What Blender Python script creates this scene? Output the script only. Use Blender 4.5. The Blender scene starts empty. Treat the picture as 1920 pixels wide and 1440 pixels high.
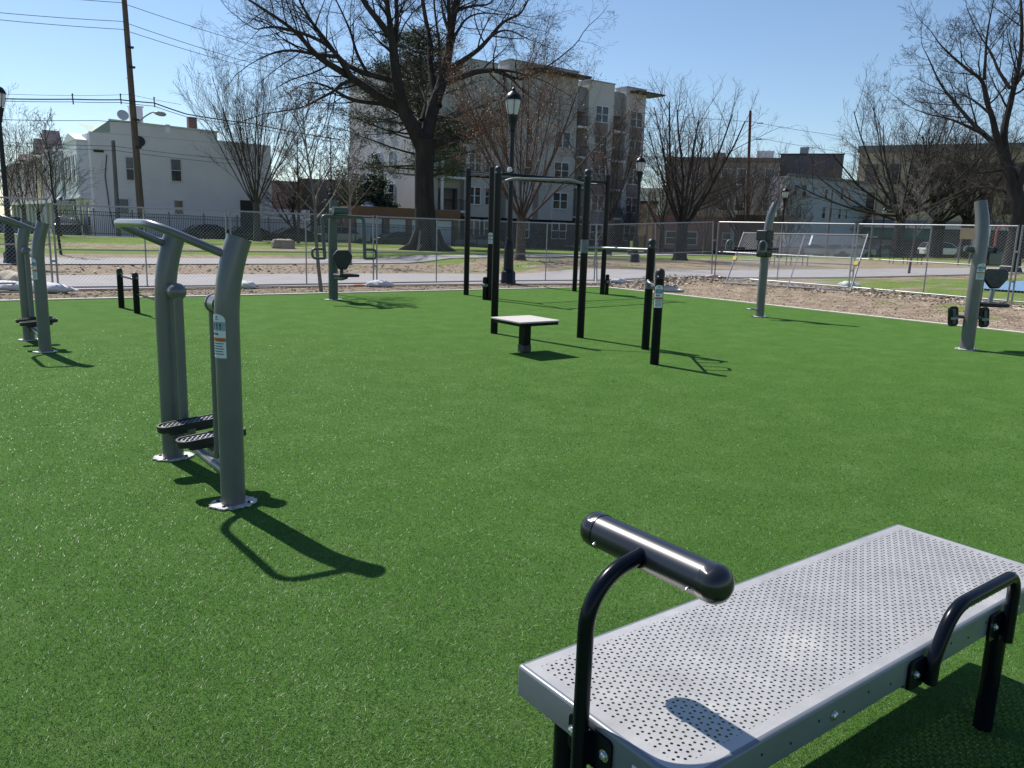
import bpy, math, random
import numpy as np
from mathutils import Vector, Matrix
R = math.radians
SC = bpy.context.scene
COL = SC.collection
# ------------------------------------------------------------------ camera
# world frame: +X runs along the back edge of the turf, +Y runs away from the camera across it
F, H, HY, ROLL, YAW = 1500., 1.62, 430., R(1.8), R(-37)
PITCH = math.atan((720 - HY) / F)
CM = Matrix.Rotation(YAW, 3, 'Z') @ Matrix.Rotation(math.pi/2 - PITCH, 3, 'X') @ Matrix.Rotation(ROLL, 3, 'Z')
cam_d = bpy.data.cameras.new('camera'); cam = bpy.data.objects.new('camera', cam_d); COL.objects.link(cam)
cam.matrix_world = Matrix.Translation((0, 0, H)) @ CM.to_4x4()
cam_d.sensor_fit = 'HORIZONTAL'; cam_d.sensor_width = 36; cam_d.lens = 36 * F / 1920
cam_d.clip_start = .05; cam_d.clip_end = 5000
SC.camera = cam
# ------------------------------------------------------------------ light
SUN_EL, SUN_AZ = 50.0, 97.7
W = bpy.data.worlds.new('World'); SC.world = W; W.use_nodes = True
wn = W.node_tree.nodes; wl = W.node_tree.links
sky = wn.new('ShaderNodeTexSky'); sky.sky_type = 'NISHITA'; sky.sun_disc = False
sky.sun_elevation = R(SUN_EL); sky.sun_rotation = R(90 - SUN_AZ); sky.air_density = 1.0; sky.dust_density = 0.15; sky.ozone_density = 3.6
bg = wn['Background']; bg.inputs[1].default_value = 0.092
wl.new(sky.outputs[0], bg.inputs[0])
sd = bpy.data.lights.new('sun', 'SUN'); sd.energy = 4.6; sd.angle = R(.55); sd.color = (1, .955, .89)
so = bpy.data.objects.new('sun', sd); COL.objects.link(so)
so.rotation_euler = Vector((math.cos(R(SUN_AZ))*math.cos(R(SUN_EL)), math.sin(R(SUN_AZ))*math.cos(R(SUN_EL)), math.sin(R(SUN_EL)))).to_track_quat('Z', 'Y').to_euler()
SC.view_settings.view_transform = 'Standard'; SC.view_settings.look = 'None'
SC.view_settings.exposure = 0.5; SC.view_settings.gamma = 1
SC.render.engine = 'CYCLES'
SC.cycles.max_bounces = 6; SC.cycles.transparent_max_bounces = 16

# ------------------------------------------------------------------ survey helpers (photo pixel -> point on a real plane)
def ray(px, py): return CM @ Vector(((px-960)/F, -(py-720)/F, -1.))
C0 = Vector((0, 0, H))
def G(px, py, z=0.): r = ray(px, py); return C0 + r * ((z-H)/r.z)
def onY(px, py, y): r = ray(px, py); return C0 + r * (y/r.y)
def onX(px, py, x): r = ray(px, py); return C0 + r * (x/r.x)
def atD(px, py, d): r = ray(px, py); return C0 + r * (d/math.hypot(r.x, r.y))
def sst(x, a, b):
    t = min(1, max(0, (x-a)/(b-a))); return t*t*(3-2*t)
def zg(x, y):
    z = sst(y, 34, 58) * max(-.5, min(.4, .27 - .011*(x-8.7)))
    z += .22 * sst(x, 17.4, 20.5) * (1 - sst(y, 30, 58))
    z -= .35 * sst(y, 62.4, 63.6) * (1 - sst(x, 66, 78))
    return z

# ------------------------------------------------------------------ materials
MATS = {}
def lin(c): return tuple(((v/255)/12.92 if v/255 <= .04045 else ((v/255+.055)/1.055)**2.4) for v in c)
def mat(name, col, rough=.6, metal=0., var=.15, scale=8., bump=0., bscale=60., spec=.5, coat=0., stretch=None):
    if name in MATS: return MATS[name]
    m = bpy.data.materials.new(name); m.use_nodes = True; nt = m.node_tree; n = nt.nodes; l = nt.links
    b = n['Principled BSDF']; b.inputs['Roughness'].default_value = rough; b.inputs['Metallic'].default_value = metal
    b.inputs['Specular IOR Level'].default_value = spec; b.inputs['Coat Weight'].default_value = coat; b.inputs['Coat Roughness'].default_value = .08
    tc = n.new('ShaderNodeTexCoord'); src = tc.outputs['Object']
    if stretch:
        mp = n.new('ShaderNodeMapping'); mp.inputs['Scale'].default_value = stretch; l.new(src, mp.inputs[0]); src = mp.outputs[0]
    nz = n.new('ShaderNodeTexNoise'); nz.inputs['Scale'].default_value = scale; nz.inputs['Detail'].default_value = 5; nz.inputs['Roughness'].default_value = .6
    l.new(src, nz.inputs['Vector'])
    mr = n.new('ShaderNodeMapRange'); mr.inputs[1].default_value = .3; mr.inputs[2].default_value = .7
    mr.inputs[3].default_value = 1-var; mr.inputs[4].default_value = 1+var; l.new(nz.outputs[0], mr.inputs[0])
    mx = n.new('ShaderNodeVectorMath'); mx.operation = 'SCALE'; mx.inputs[0].default_value = col; l.new(mr.outputs[0], mx.inputs['Scale'])
    l.new(mx.outputs[0], b.inputs['Base Color'])
    r2 = n.new('ShaderNodeMapRange'); r2.inputs[3].default_value = max(0, rough-.08); r2.inputs[4].default_value = min(1, rough+.08); l.new(nz.outputs[0], r2.inputs[0]); l.new(r2.outputs[0], b.inputs['Roughness'])
    if bump:
        n2 = n.new('ShaderNodeTexNoise'); n2.inputs['Scale'].default_value = bscale; n2.inputs['Detail'].default_value = 4; l.new(src, n2.inputs['Vector'])
        bp = n.new('ShaderNodeBump'); bp.inputs['Strength'].default_value = bump; bp.inputs['Distance'].default_value = .02; l.new(n2.outputs[0], bp.inputs['Height']); l.new(bp.outputs[0], b.inputs['Normal'])
    MATS[name] = m; return m
def brickmat(name, c1, c2, mortar, w=.4, h=.13, ms=.02, axis='x'):
    m = bpy.data.materials.new(name); m.use_nodes = True; n = m.node_tree.nodes; l = m.node_tree.links; b = n['Principled BSDF']; b.inputs['Roughness'].default_value = .85
    tc = n.new('ShaderNodeTexCoord'); sp = n.new('ShaderNodeSeparateXYZ'); l.new(tc.outputs['Object'], sp.inputs[0])
    ad = n.new('ShaderNodeMath'); ad.operation = 'ADD'; l.new(sp.outputs[0], ad.inputs[0]); l.new(sp.outputs[1], ad.inputs[1])
    cb = n.new('ShaderNodeCombineXYZ'); l.new(ad.outputs[0], cb.inputs[0]); l.new(sp.outputs[2], cb.inputs[1])
    br = n.new('ShaderNodeTexBrick'); l.new(cb.outputs[0], br.inputs[0]); br.inputs['Scale'].default_value = 1
    br.inputs['Brick Width'].default_value = w; br.inputs['Row Height'].default_value = h; br.inputs['Mortar Size'].default_value = ms
    for k, c in zip(('Color1', 'Color2', 'Mortar'), (c1, c2, mortar)): br.inputs[k].default_value = (*c, 1)
    nz = n.new('ShaderNodeTexNoise'); nz.inputs['Scale'].default_value = .7; nz.inputs['Detail'].default_value = 6; l.new(tc.outputs['Object'], nz.inputs[0])
    mr = n.new('ShaderNodeMapRange'); mr.inputs[1].default_value = .3; mr.inputs[2].default_value = .7; mr.inputs[3].default_value = .8; mr.inputs[4].default_value = 1.2; l.new(nz.outputs[0], mr.inputs[0])
    mx = n.new('ShaderNodeVectorMath'); mx.operation = 'SCALE'; l.new(br.outputs[0], mx.inputs[0]); l.new(mr.outputs[0], mx.inputs['Scale']); l.new(mx.outputs[0], b.inputs['Base Color'])
    MATS[name] = m; return m
GREY = mat('painted_grey_steel', (.115, .115, .126), .32, .0, .13, 3, spec=.6, coat=.35)
GREYP = mat('pillar_grey_steel', (.120, .119, .126), .34, .0, .13, 3, spec=.55, coat=.3)
BLACK = mat('gloss_black_steel', (.004, .0055, .0105), .24, 0, .1, 9, spec=.16, coat=.05)
BLACKM = mat('black_plastic', (.012, .013, .015), .5, 0, .15, 30, bump=.15)
GALV = mat('galvanised_steel', (.25, .255, .27), .42, .5, .12, 12)
WIRE = mat('galvanised_wire', (.42, .43, .45), .40, .4, .1, 12)
BOLT = mat('bolt_steel', (.6, .6, .6), .25, .9, .05)
PLATE = mat('white_base_plate', (.46, .45, .44), .6, .1, .45, 24, bump=.4)
WHITE = mat('sticker_white', (.62, .66, .70), .4, 0, .03)
STGREY = mat('sticker_grey', (.25, .31, .37), .4, 0, .03)
ORANGE = mat('sticker_orange', (.42, .10, .03), .4, 0, .03)
INK = mat('sticker_ink', (.10, .14, .20), .4, 0, .03)
INKD = mat('sticker_dark_ink', (.015, .015, .02), .4, 0, .03)
RUB = mat('rubber_grip', (.016, .018, .022), .75, 0, .3, 80, bump=.6, bscale=150)
GRIT = mat('worn_grip_grit', (.33, .35, .38), .6, 0, .6, 60, bump=.8, bscale=120)
BARK = mat('dark_bark', (.040, .035, .034), .95, 0, .35, 3, bump=.8, bscale=14, stretch=(1, 1, .3), spec=.15)
BARKG = mat('grey_bark', (.090, .077, .070), .95, 0, .3, 4, bump=.6, bscale=18, stretch=(1, 1, .3), spec=.15)
BARKR = mat('reddish_bark', (.080, .056, .048), .95, 0, .3, 4, bump=.5, bscale=18, spec=.15)
BARKP = mat('pale_bark', (.19, .165, .15), .9, 0, .25, 6, bump=.4, bscale=22, spec=.15)
TWIGR = mat('reddish_twig', (.125, .075, .055), .9, 0, .3, 2, spec=.1)
TWIG = mat('brown_twig', (.105, .085, .076), .9, 0, .25, 2, spec=.1)
GLASS = mat('window_glass', (.018, .022, .028), .12, 0, .3, 1.2, spec=.6)
GLASSL = mat('window_blind_glass', (.12, .14, .16), .25, 0, .3, 1.5, spec=.6)
TRIM = mat('white_trim', (.58, .59, .62), .6, 0, .06, 3)

# ------------------------------------------------------------------ mesh builder
class MB:
    def __init__(s): s.v = []; s.f = []
    def add(s, vs, fs):
        o = len(s.v); s.v.extend([tuple(p) for p in vs]); s.f.extend([tuple(i+o for i in f) for f in fs])
    def box(s, x0, x1, y0, y1, z0, z1, M=None):
        vs = [Vector(p) for p in ((x0,y0,z0),(x1,y0,z0),(x1,y1,z0),(x0,y1,z0),(x0,y0,z1),(x1,y0,z1),(x1,y1,z1),(x0,y1,z1))]
        if M: vs = [M @ p for p in vs]
        s.add(vs, [(0,3,2,1),(4,5,6,7),(0,1,5,4),(1,2,6,5),(2,3,7,6),(3,0,4,7)])
    def tube(s, pts, r, n=10, cap=True, sq=1.0):
        pts = [Vector(p) for p in pts]; k = len(pts)
        rs = r if isinstance(r, (list, tuple)) else [r]*k
        t0 = (pts[1]-pts[0]).normalized(); up = Vector((0,0,1)) if abs(t0.z) < .9 else Vector((1,0,0))
        x = t0.cross(up).normalized(); base = len(s.v)
        for i, p in enumerate(pts):
            t = (pts[min(i+1,k-1)] - pts[max(i-1,0)])
            t = t.normalized() if t.length > 1e-9 else t0
            x = (x - t*x.dot(t)); x = x.normalized() if x.length > 1e-6 else t.orthogonal().normalized()
            y = t.cross(x)
            for j in range(n):
                a = 2*math.pi*(j+.5)/n; q = p + x*(rs[i]*math.cos(a)) + y*(rs[i]*math.sin(a)*sq); s.v.append((q.x, q.y, q.z))
        for i in range(k-1):
            for j in range(n):
                a = base+i*n+j; b = base+i*n+(j+1)%n; s.f.append((a, b, b+n, a+n))
        if cap: s.f.append(tuple(base+j for j in range(n-1,-1,-1))); s.f.append(tuple(base+(k-1)*n+j for j in range(n)))
    def lathe(s, prof, c=(0,0,0), n=20, M=None):
        base = len(s.v); c = Vector(c)
        for r, z in prof:
            for j in range(n):
                a = 2*math.pi*j/n; p = Vector((r*math.cos(a), r*math.sin(a), z))
                if M: p = M @ p
                p = p + c; s.v.append(tuple(p))
        for i in range(len(prof)-1):
            for j in range(n):
                a = base+i*n+j; b = base+i*n+(j+1)%n; s.f.append((a, b, b+n, a+n))
        s.f.append(tuple(base+j for j in range(n-1,-1,-1))); s.f.append(tuple(base+(len(prof)-1)*n+j for j in range(n)))
    def prism(s, poly, lo, hi, M=None):
        """poly in local XY extruded in Z"""
        n = len(poly); vs = [Vector((x,y,lo)) for x,y in poly]+[Vector((x,y,hi)) for x,y in poly]
        if M: vs = [M @ p for p in vs]
        s.add(vs, [tuple(range(n-1,-1,-1)), tuple(range(n,2*n))]+[(i,(i+1)%n,n+(i+1)%n,n+i) for i in range(n)])
    def patch(s, c, r, a0, a1, z0, z1, n=8):
        """curved rectangle lying on an upright cylinder"""
        vs = []
        for i in range(n+1):
            a = a0+(a1-a0)*i/n
            for z in (z0, z1): vs.append((c[0]+r*math.cos(a), c[1]+r*math.sin(a), c[2]+z))
        s.add(vs, [(2*i, 2*i+2, 2*i+3, 2*i+1) for i in range(n)])
    def build(s, name, m, parent=None, bevel=0., smooth=True, seg=2, origin=None):
        me = bpy.data.meshes.new(name); me.from_pydata(s.v, [], s.f); me.update()
        ms = m if isinstance(m, (list, tuple)) else [m]
        for q in ms: me.materials.append(q)
        if smooth:
            me.polygons.foreach_set('use_smooth', [True]*len(me.polygons)); me.set_sharp_from_angle(angle=R(38))
        o = bpy.data.objects.new(name, me); COL.objects.link(o)
        if parent: o.parent = parent
        if bevel:
            b = o.modifiers.new('bevel', 'BEVEL'); b.width = bevel; b.segments = seg; b.limit_method = 'ANGLE'; b.angle_limit = R(40)
        return o
def tag(o, label=None, cat=None, group=None, kind=None):
    for k, v in (('label', label), ('category', cat), ('group', group), ('kind', kind)):
        if v: o[k] = v
    return o
def thing(name, loc, label, cat, group=None, rz=0):
    o = bpy.data.objects.new(name, None); COL.objects.link(o); o.location = loc; o.rotation_euler = (0, 0, rz); o.empty_display_size = .2
    return tag(o, label, cat, group)
def copy_thing(src, loc, label, rz=0):
    r = src.copy(); COL.objects.link(r); r.location = loc; r.rotation_euler = (0, 0, rz); r['label'] = label
    for ch in [c for c in COL.objects if c.parent == src]:
        c = ch.copy(); COL.objects.link(c); c.parent = r
        for gch in [g for g in COL.objects if g.parent == ch]:
            d = gch.copy(); COL.objects.link(d); d.parent = c
    return r
def arc(c, r, a0, a1, n, ax, ay):
    c = Vector(c); ax = Vector(ax); ay = Vector(ay)
    return [c + ax*(r*math.cos(a0+(a1-a0)*i/n)) + ay*(r*math.sin(a0+(a1-a0)*i/n)) for i in range(n+1)]
def rounded(pts, rad, n=6):
    """polyline with its inner corners rounded"""
    pts = [Vector(p) for p in pts]; out = [pts[0]]
    for i in range(1, len(pts)-1):
        a, b, c = pts[i-1], pts[i], pts[i+1]
        rr = min(rad, (a-b).length*.49, (c-b).length*.49)
        p0 = b+(a-b).normalized()*rr; p1 = b+(c-b).normalized()*rr
        for k in range(n+1):
            t = k/n; out.append(p0*(1-t)**2 + b*2*t*(1-t) + p1*t*t)
    out.append(pts[-1]); return out
def rrect(x0, x1, y0, y1, rs, n=6):
    """rounded rectangle, radii for corners (x0y0, x1y0, x1y1, x0y1)"""
    out = []
    for (cx, cy, a), r in zip(((x0,y0,180),(x1,y0,270),(x1,y1,0),(x0,y1,90)), rs):
        sx = 1 if cx == x0 else -1; sy = 1 if cy == y0 else -1
        for k in range(n+1):
            t = R(a+90*k/n); out.append((cx+sx*r+r*math.cos(t), cy+sy*r+r*math.sin(t)))
    return out
def dome(rc, r, z0, h, n=6):
    return [(r*math.cos(R(90*i/n)), z0+h*math.sin(R(90*i/n))) for i in range(n)]+[(.001, z0+h)]
RND = random.Random(7)
# ================================================================== GROUND
TX1, TY1 = 16.62, 17.68            # far corner of the turf
def axis(stops):
    out = []
    for a, b, st in stops:
        k = max(1, int(round((b-a)/st))); out += [a+(b-a)*i/k for i in range(k)]
    out.append(stops[-1][1]); return out
gx = axis([(-1500,-300,300),(-300,-60,40),(-60,-10,5),(-10,60,.8),(60,140,2.5),(140,300,20),(300,1800,300)])
gy = axis([(-300,-60,60),(-60,0,10),(0,15,3),(15,45,.6),(45,80,.7),(80,140,5),(140,300,20),(300,2100,300)])
def dirt(x, y):
    d = .03
    if y < 19.9 and x < 17.5: d = .8
    elif y < 24.6 and x < 20: d = .6
    elif y < 30.2: d = .80 - .35*sst(x, 14, 26)
    elif y < 38.5: d = .85 - .5*sst(x, 10, 22)
    elif y < 43: d = .02
    elif y < 49: d = .55*(1-sst(x, 26, 36)) + .05
    if x > 16 and x < 21.8 and y < 19.5: d = .80
    if x > 21.8 and y < 16.5: d = .36 + .2*sst(y, 13.5, 16.4)
    if x > 21 and 19.5 < y < 33: d = .75 - .35*sst(x, 40, 75)*1 - .3*(1-sst(x,18,30))*sst(y,24,29)
    if x > 27 and 33 <= y: d = .12 + .25*(1-sst(y, 33, 38))
    return d
vs = [(x, y, zg(x, y) - (.03 if (x < TX1 and y < TY1) else .0)) for y in gy for x in gx]
nx = len(gx); fs = [(j*nx+i, j*nx+i+1, (j+1)*nx+i+1, (j+1)*nx+i) for j in range(len(gy)-1) for i in range(nx-1)]
me = bpy.data.meshes.new('ground'); me.from_pydata(vs, [], fs); me.polygons.foreach_set('use_smooth', [True]*len(fs))
at = me.attributes.new('dirt', 'FLOAT', 'POINT'); at.data.foreach_set('value', [dirt(v[0], v[1]) for v in vs])
m = bpy.data.materials.new('grass_and_dirt'); m.use_nodes = True; n = m.node_tree.nodes; l = m.node_tree.links; b = n['Principled BSDF']
b.inputs['Roughness'].default_value = .95; b.inputs['Specular IOR Level'].default_value = .15
tc = n.new('ShaderNodeTexCoord'); ta = n.new('ShaderNodeAttribute'); ta.attribute_name = 'dirt'
def noise(sc, det=6, ro=.6, v=None, stretch=None):
    z = n.new('ShaderNodeTexNoise'); z.inputs['Scale'].default_value = sc; z.inputs['Detail'].default_value = det; z.inputs['Roughness'].default_value = ro
    if stretch:
        mp = n.new('ShaderNodeMapping'); mp.inputs['Scale'].default_value = stretch; l.new(tc.outputs['Object'], mp.inputs[0]); l.new(mp.outputs[0], z.inputs['Vector'])
    else: l.new(tc.outputs['Object'], z.inputs['Vector'])
    return z.outputs[0]
def ramp(src, stops):
    r = n.new('ShaderNodeValToRGB'); e = r.color_ramp.elements
    while len(e) < len(stops): e.new(.5)
    for q, (p, c) in zip(e, stops): q.position = p; q.color = (*c, 1)
    l.new(src, r.inputs[0]); return r.outputs[0]
def math_(op, a, bb, clamp=False):
    q = n.new('ShaderNodeMath'); q.operation = op; q.use_clamp = clamp
    for i, s in enumerate((a, bb)):
        if isinstance(s, (int, float)): q.inputs[i].default_value = s
        else: l.new(s, q.inputs[i])
    return q.outputs[0]
def mixc(f, a, bb):
    q = n.new('ShaderNodeMix'); q.data_type = 'RGBA'; l.new(f, q.inputs[0])
    for s, i in ((a, 6), (bb, 7)):
        if isinstance(s, tuple): q.inputs[i].default_value = (*s, 1)
        else: l.new(s, q.inputs[i])
    return q.outputs[2]
grass = ramp(noise(1.1, 8, .7), [(.3, (.095,.165,.024)), (.5, (.145,.225,.035)), (.64, (.20,.235,.055)), (.78, (.29,.25,.12))])
dirtc = ramp(noise(2.3, 9, .75), [(.25, (.10,.07,.05)), (.42, (.24,.18,.13)), (.55, (.345,.275,.205)), (.75, (.45,.385,.30))])
k = math_('ADD', math_('MULTIPLY', math_('SUBTRACT', noise(.55, 8, .65, stretch=(.6, 1.2, 1)), .5), 2.6), ta.outputs['Fac'])
k = math_('MULTIPLY', math_('SUBTRACT', k, .42), 5.5, True)
spk = ramp(noise(14, 4, .7), [(.38, (.55,.55,.55)), (.55, (1,1,1)), (.7, (1.15,1.12,1.05))])
mm = n.new('ShaderNodeMix'); mm.data_type = 'RGBA'; mm.blend_type = 'MULTIPLY'; mm.inputs[0].default_value = .8; l.new(mixc(k, grass, dirtc), mm.inputs[6]); l.new(spk, mm.inputs[7]); l.new(mm.outputs[2], b.inputs['Base Color'])
bp = n.new('ShaderNodeBump'); bp.inputs['Strength'].default_value = .9; bp.inputs['Distance'].default_value = .06; l.new(noise(9, 6, .7), bp.inputs['Height']); l.new(bp.outputs[0], b.inputs['Normal'])
me.materials.append(m); go = bpy.data.objects.new('ground', me); COL.objects.link(go); tag(go, kind='structure')
# asphalt paths: strips that follow the ground
ASPH = mat('pale_asphalt', (.29, .275, .275), .9, 0, .12, 1.2, bump=.3, bscale=80)
ASPH2 = mat('grey_asphalt', (.19, .19, .20), .9, 0, .2, .8, bump=.3, bscale=80)
EDGE = mat('path_edge', (.16, .13, .10), .95, 0, .4, 6)
def strip(name, cl, w, m_, dz, kind='structure', step=.7):
    pts = rounded([Vector((x, y, 0)) for x, y in cl], 8, 8); ws = w if callable(w) else (lambda t: w)
    dense = [pts[0]]
    for a, c in zip(pts[:-1], pts[1:]):
        k = max(1, int((c-a).length/step)); dense += [a+(c-a)*i/k for i in range(1, k+1)]
    vs = []; fs = []; K = 8
    for i, p in enumerate(dense):
        t = (dense[min(i+1, len(dense)-1)]-dense[max(i-1, 0)]).normalized(); nn = Vector((-t.y, t.x, 0)); wd = ws(p.x)
        for j in range(K+1):
            q = p + nn*((j/K-.5)*wd); vs.append((q.x, q.y, zg(q.x, q.y)+dz))
    for i in range(len(dense)-1):
        for j in range(K): a = i*(K+1)+j; fs.append((a+1, a, a+K+1, a+K+2))
    mb = MB(); mb.add(vs, fs); o = mb.build(name, m_); tag(o, kind=kind); return o
cl1 = [(-60, 22.2), (8, 22.2), (17, 21.3), (25, 18.9), (33, 18.9), (42, 19.3), (56, 19.7), (90, 20.5)]
strip('path_edging', cl1, lambda x: 4.75 if x > 17 else 5.15, EDGE, .018)
strip('path', cl1, lambda x: 4.45 if x > 17 else 4.8, ASPH, .035)
strip('path', [(-60, 32.4), (14, 32.6), (23, 33.3), (36, 37.2), (51, 43.6), (64, 48.2), (110, 58)], lambda x: 4.6 - 2.0*sst(x, 5, 30), ASPH, .035)
strip('road', [(-80, 67.2), (140, 67.2)], 6.2, ASPH2, .03, step=3)
strip('sidewalk', [(-80, 61.2), (5, 61.2), (30, 61.5)], 1.2, mat('concrete', (.45, .42, .38), .9, 0, .12, 2), .03)
cq = [G(1836, 533, .2), G(1842, 546, .2), G(2050, 560, .2), G(2050, 527, .2)]
mb = MB(); mb.add([(p.x, p.y, .285) for p in cq], [(0, 1, 2, 3)]); tag(mb.build('playground_surface', mat('blue_rubber_surface', (.13, .25, .40), .8, 0, .1, 3)), kind='structure')
# turf edge kerb
KERB = mat('pale_kerb_concrete', (.52, .49, .40), .85, 0, .12, 6, bump=.2)
mb = MB(); mb.box(-30, TX1+.13, TY1, TY1+.13, -.2, .022); mb.box(TX1, TX1+.13, -20, TY1-.001, -.2, .021)
tag(mb.build('turf_kerb', KERB, bevel=.006), kind='structure')
# turf sheet
m = bpy.data.materials.new('artificial_turf'); m.use_nodes = True; n = m.node_tree.nodes; l = m.node_tree.links; b = n['Principled BSDF']
b.inputs['Roughness'].default_value = .9; b.inputs['Specular IOR Level'].default_value = .05
tc = n.new('ShaderNodeTexCoord')
fine = ramp(noise(230, 3, .8), [(.32, (.15,.15,.15)), (.5, (.90,.90,.90)), (.66, (1.75,1.75,1.5))])
blot = ramp(noise(2.2, 6, .7), [(.3, (.062,.142,.028)), (.5, (.073,.160,.032)), (.68, (.094,.182,.046))])
mm = n.new('ShaderNodeMix'); mm.data_type = 'RGBA'; mm.blend_type = 'MULTIPLY'; mm.inputs[0].default_value = .85; l.new(blot, mm.inputs[6]); l.new(fine, mm.inputs[7])
dots = ramp(noise(38, 2, .5), [(.735, (0,0,0)), (.76, (.55,.55,.55))])
q = mixc(dots, mm.outputs[2], (.35, .38, .25)); l.new(q, b.inputs['Base Color'])
bp = n.new('ShaderNodeBump'); bp.inputs['Strength'].default_value = .75; bp.inputs['Distance'].default_value = .012; l.new(noise(190, 3, .8), bp.inputs['Height']); l.new(bp.outputs[0], b.inputs['Normal'])
mb = MB(); N = 24
xs = [-30 + (TX1+30)*i/N for i in range(N+1)]; ys = [-20 + (TY1+20)*i/N for i in range(N+1)]
mb.add([(x, y, 0.) for y in ys for x in xs], [(j*(N+1)+i, j*(N+1)+i+1, (j+1)*(N+1)+i+1, (j+1)*(N+1)+i) for j in range(N) for i in range(N)])
tag(mb.build('turf', m), kind='structure')
# the turf's upright fibres near the camera
rng = np.random.default_rng(3)
def fibres(k, dmin, dmax, hgt, wid):
    """fibre density falls with the square of the distance, thinning out towards dmax"""
    ang = R(53) + (rng.random(k)-.5)*R(80); d = dmin*np.exp(rng.random(k)**1.12*math.log(dmax/dmin)); keep = rng.random(k) > np.clip((d-8)/(dmax-8), 0, 1); ang = ang[keep]; d = d[keep]; k = len(d)
    x = d*np.cos(ang); y = d*np.sin(ang)
    h = hgt*(.55+.6*rng.random(k)); th = rng.random(k)*2*np.pi; le = .5+1.7*rng.random(k); la = rng.random(k)*2*np.pi
    w = wid*(.7+.6*rng.random(k))*(.62+.13*d)
    V = np.empty((k, 3, 3)); V[:,0] = np.c_[x-w*np.cos(th), y-w*np.sin(th), np.full(k, -.001)]; V[:,1] = np.c_[x+w*np.cos(th), y+w*np.sin(th), np.full(k, -.001)]
    V[:,2] = np.c_[x+h*le*np.cos(la), y+h*le*np.sin(la), h/np.sqrt(1+le*le)*1.15]
    return V, np.repeat(rng.random(k), 3)
VS = [fibres(900000, 1.2, 14, .0120, .00095)]
V = np.concatenate([a for a, _ in VS]).reshape(-1, 3); T = np.concatenate([t for _, t in VS]); k = len(V)//3
me = bpy.data.meshes.new('turf_fibres'); me.vertices.add(len(V)); me.vertices.foreach_set('co', V.astype('f').ravel())
me.loops.add(len(V)); me.loops.foreach_set('vertex_index', np.arange(len(V), dtype='i')); me.polygons.add(k); me.polygons.foreach_set('loop_start', np.arange(0, len(V), 3, dtype='i')); me.update()
at = me.attributes.new('tint', 'FLOAT', 'POINT'); at.data.foreach_set('value', T.astype('f'))
m = bpy.data.materials.new('turf_fibre'); m.use_nodes = True; n = m.node_tree.nodes; l = m.node_tree.links; b = n['Principled BSDF']
b.inputs['Roughness'].default_value = .4; b.inputs['Specular IOR Level'].default_value = .25
ta = n.new('ShaderNodeAttribute'); ta.attribute_name = 'tint'; tc = n.new('ShaderNodeTexCoord')
pat = ramp(noise(1.3, 5, .65), [(.34, (.84,.84,.84)), (.52, (1,1,1)), (.62, (1.25,1.2,1.4)), (.70, (1.5,1.4,1.9))]); mmf = n.new('ShaderNodeMix'); mmf.data_type = 'RGBA'; mmf.blend_type = 'MULTIPLY'; mmf.inputs[0].default_value = 1; l.new(pat, mmf.inputs[7]); l.new(mmf.outputs[2], b.inputs['Base Color'])
l.new(ramp(ta.outputs['Fac'], [(.0, (.006,.022,.003)), (.35, (.024,.080,.009)), (.7, (.082,.180,.032)), (.96, (.132,.258,.066)), (1, (.20,.32,.12))]), mmf.inputs[6])
me.materials.append(m); o = bpy.data.objects.new('turf_fibres', me); COL.objects.link(o); tag(o, 'green plastic fibres of the artificial turf', 'grass', kind='stuff')
# leaf litter and clods on the bare strips
def litter(name, label, boxes, cols, seed):
    r = np.random.default_rng(seed); P = []; 
    for x0, x1, y0, y1, cnt, sz in boxes:
        for i in range(cnt):
            x = r.uniform(x0, x1); y = r.uniform(y0, y1); s = sz*r.uniform(.4, 1.5); P.append((x, y, s, r.random()))
    mb = MB(); tv = []
    for x, y, s, t in P:
        a = r.uniform(0, 6.28); z = zg(x, y)+.003; c, sn = math.cos(a)*s, math.sin(a)*s; e = r.uniform(.35, .9); hh = s*r.uniform(.25, .9)
        mb.add([(x-c, y-sn, z), (x+sn*e, y-c*e, z), (x+c, y+sn, z+hh*.3), (x-sn*e, y+c*e, z+hh*.5), (x+r.uniform(-.3,.3)*s, y+r.uniform(-.3,.3)*s, z+hh)], [(0,1,4),(1,2,4),(2,3,4),(3,0,4)]); tv += [t]*5
    o = mb.build(name, cols, smooth=False); at = o.data.attributes.new('tint', 'FLOAT', 'POINT'); at.data.foreach_set('value', tv); tag(o, label, 'debris', kind='stuff')
m = bpy.data.materials.new('leaf_litter'); m.use_nodes = True; n = m.node_tree.nodes; l = m.node_tree.links; b = n['Principled BSDF']; b.inputs['Roughness'].default_value = .9
ta = n.new('ShaderNodeAttribute'); ta.attribute_name = 'tint'; tc = n.new('ShaderNodeTexCoord')
l.new(ramp(ta.outputs['Fac'], [(0, (.05,.035,.025)), (.25, (.16,.115,.08)), (.5, (.32,.24,.17)), (.8, (.44,.36,.27)), (1, (.62,.54,.44))]), b.inputs['Base Color'])
litter('leaf_litter', 'dry leaves and soil clods on the bare strips', [(-2, 17.5, 17.9, 19.9, 2200, .03), (16.8, 21.4, 3, 18.4, 4600, .024), (19.8, 22.2, 6, 17.6, 2600, .045), (17, 22, 16.6, 19.0, 1500, .06), (2, 26, 24.8, 30, 1300, .05)], m, 5)
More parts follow.
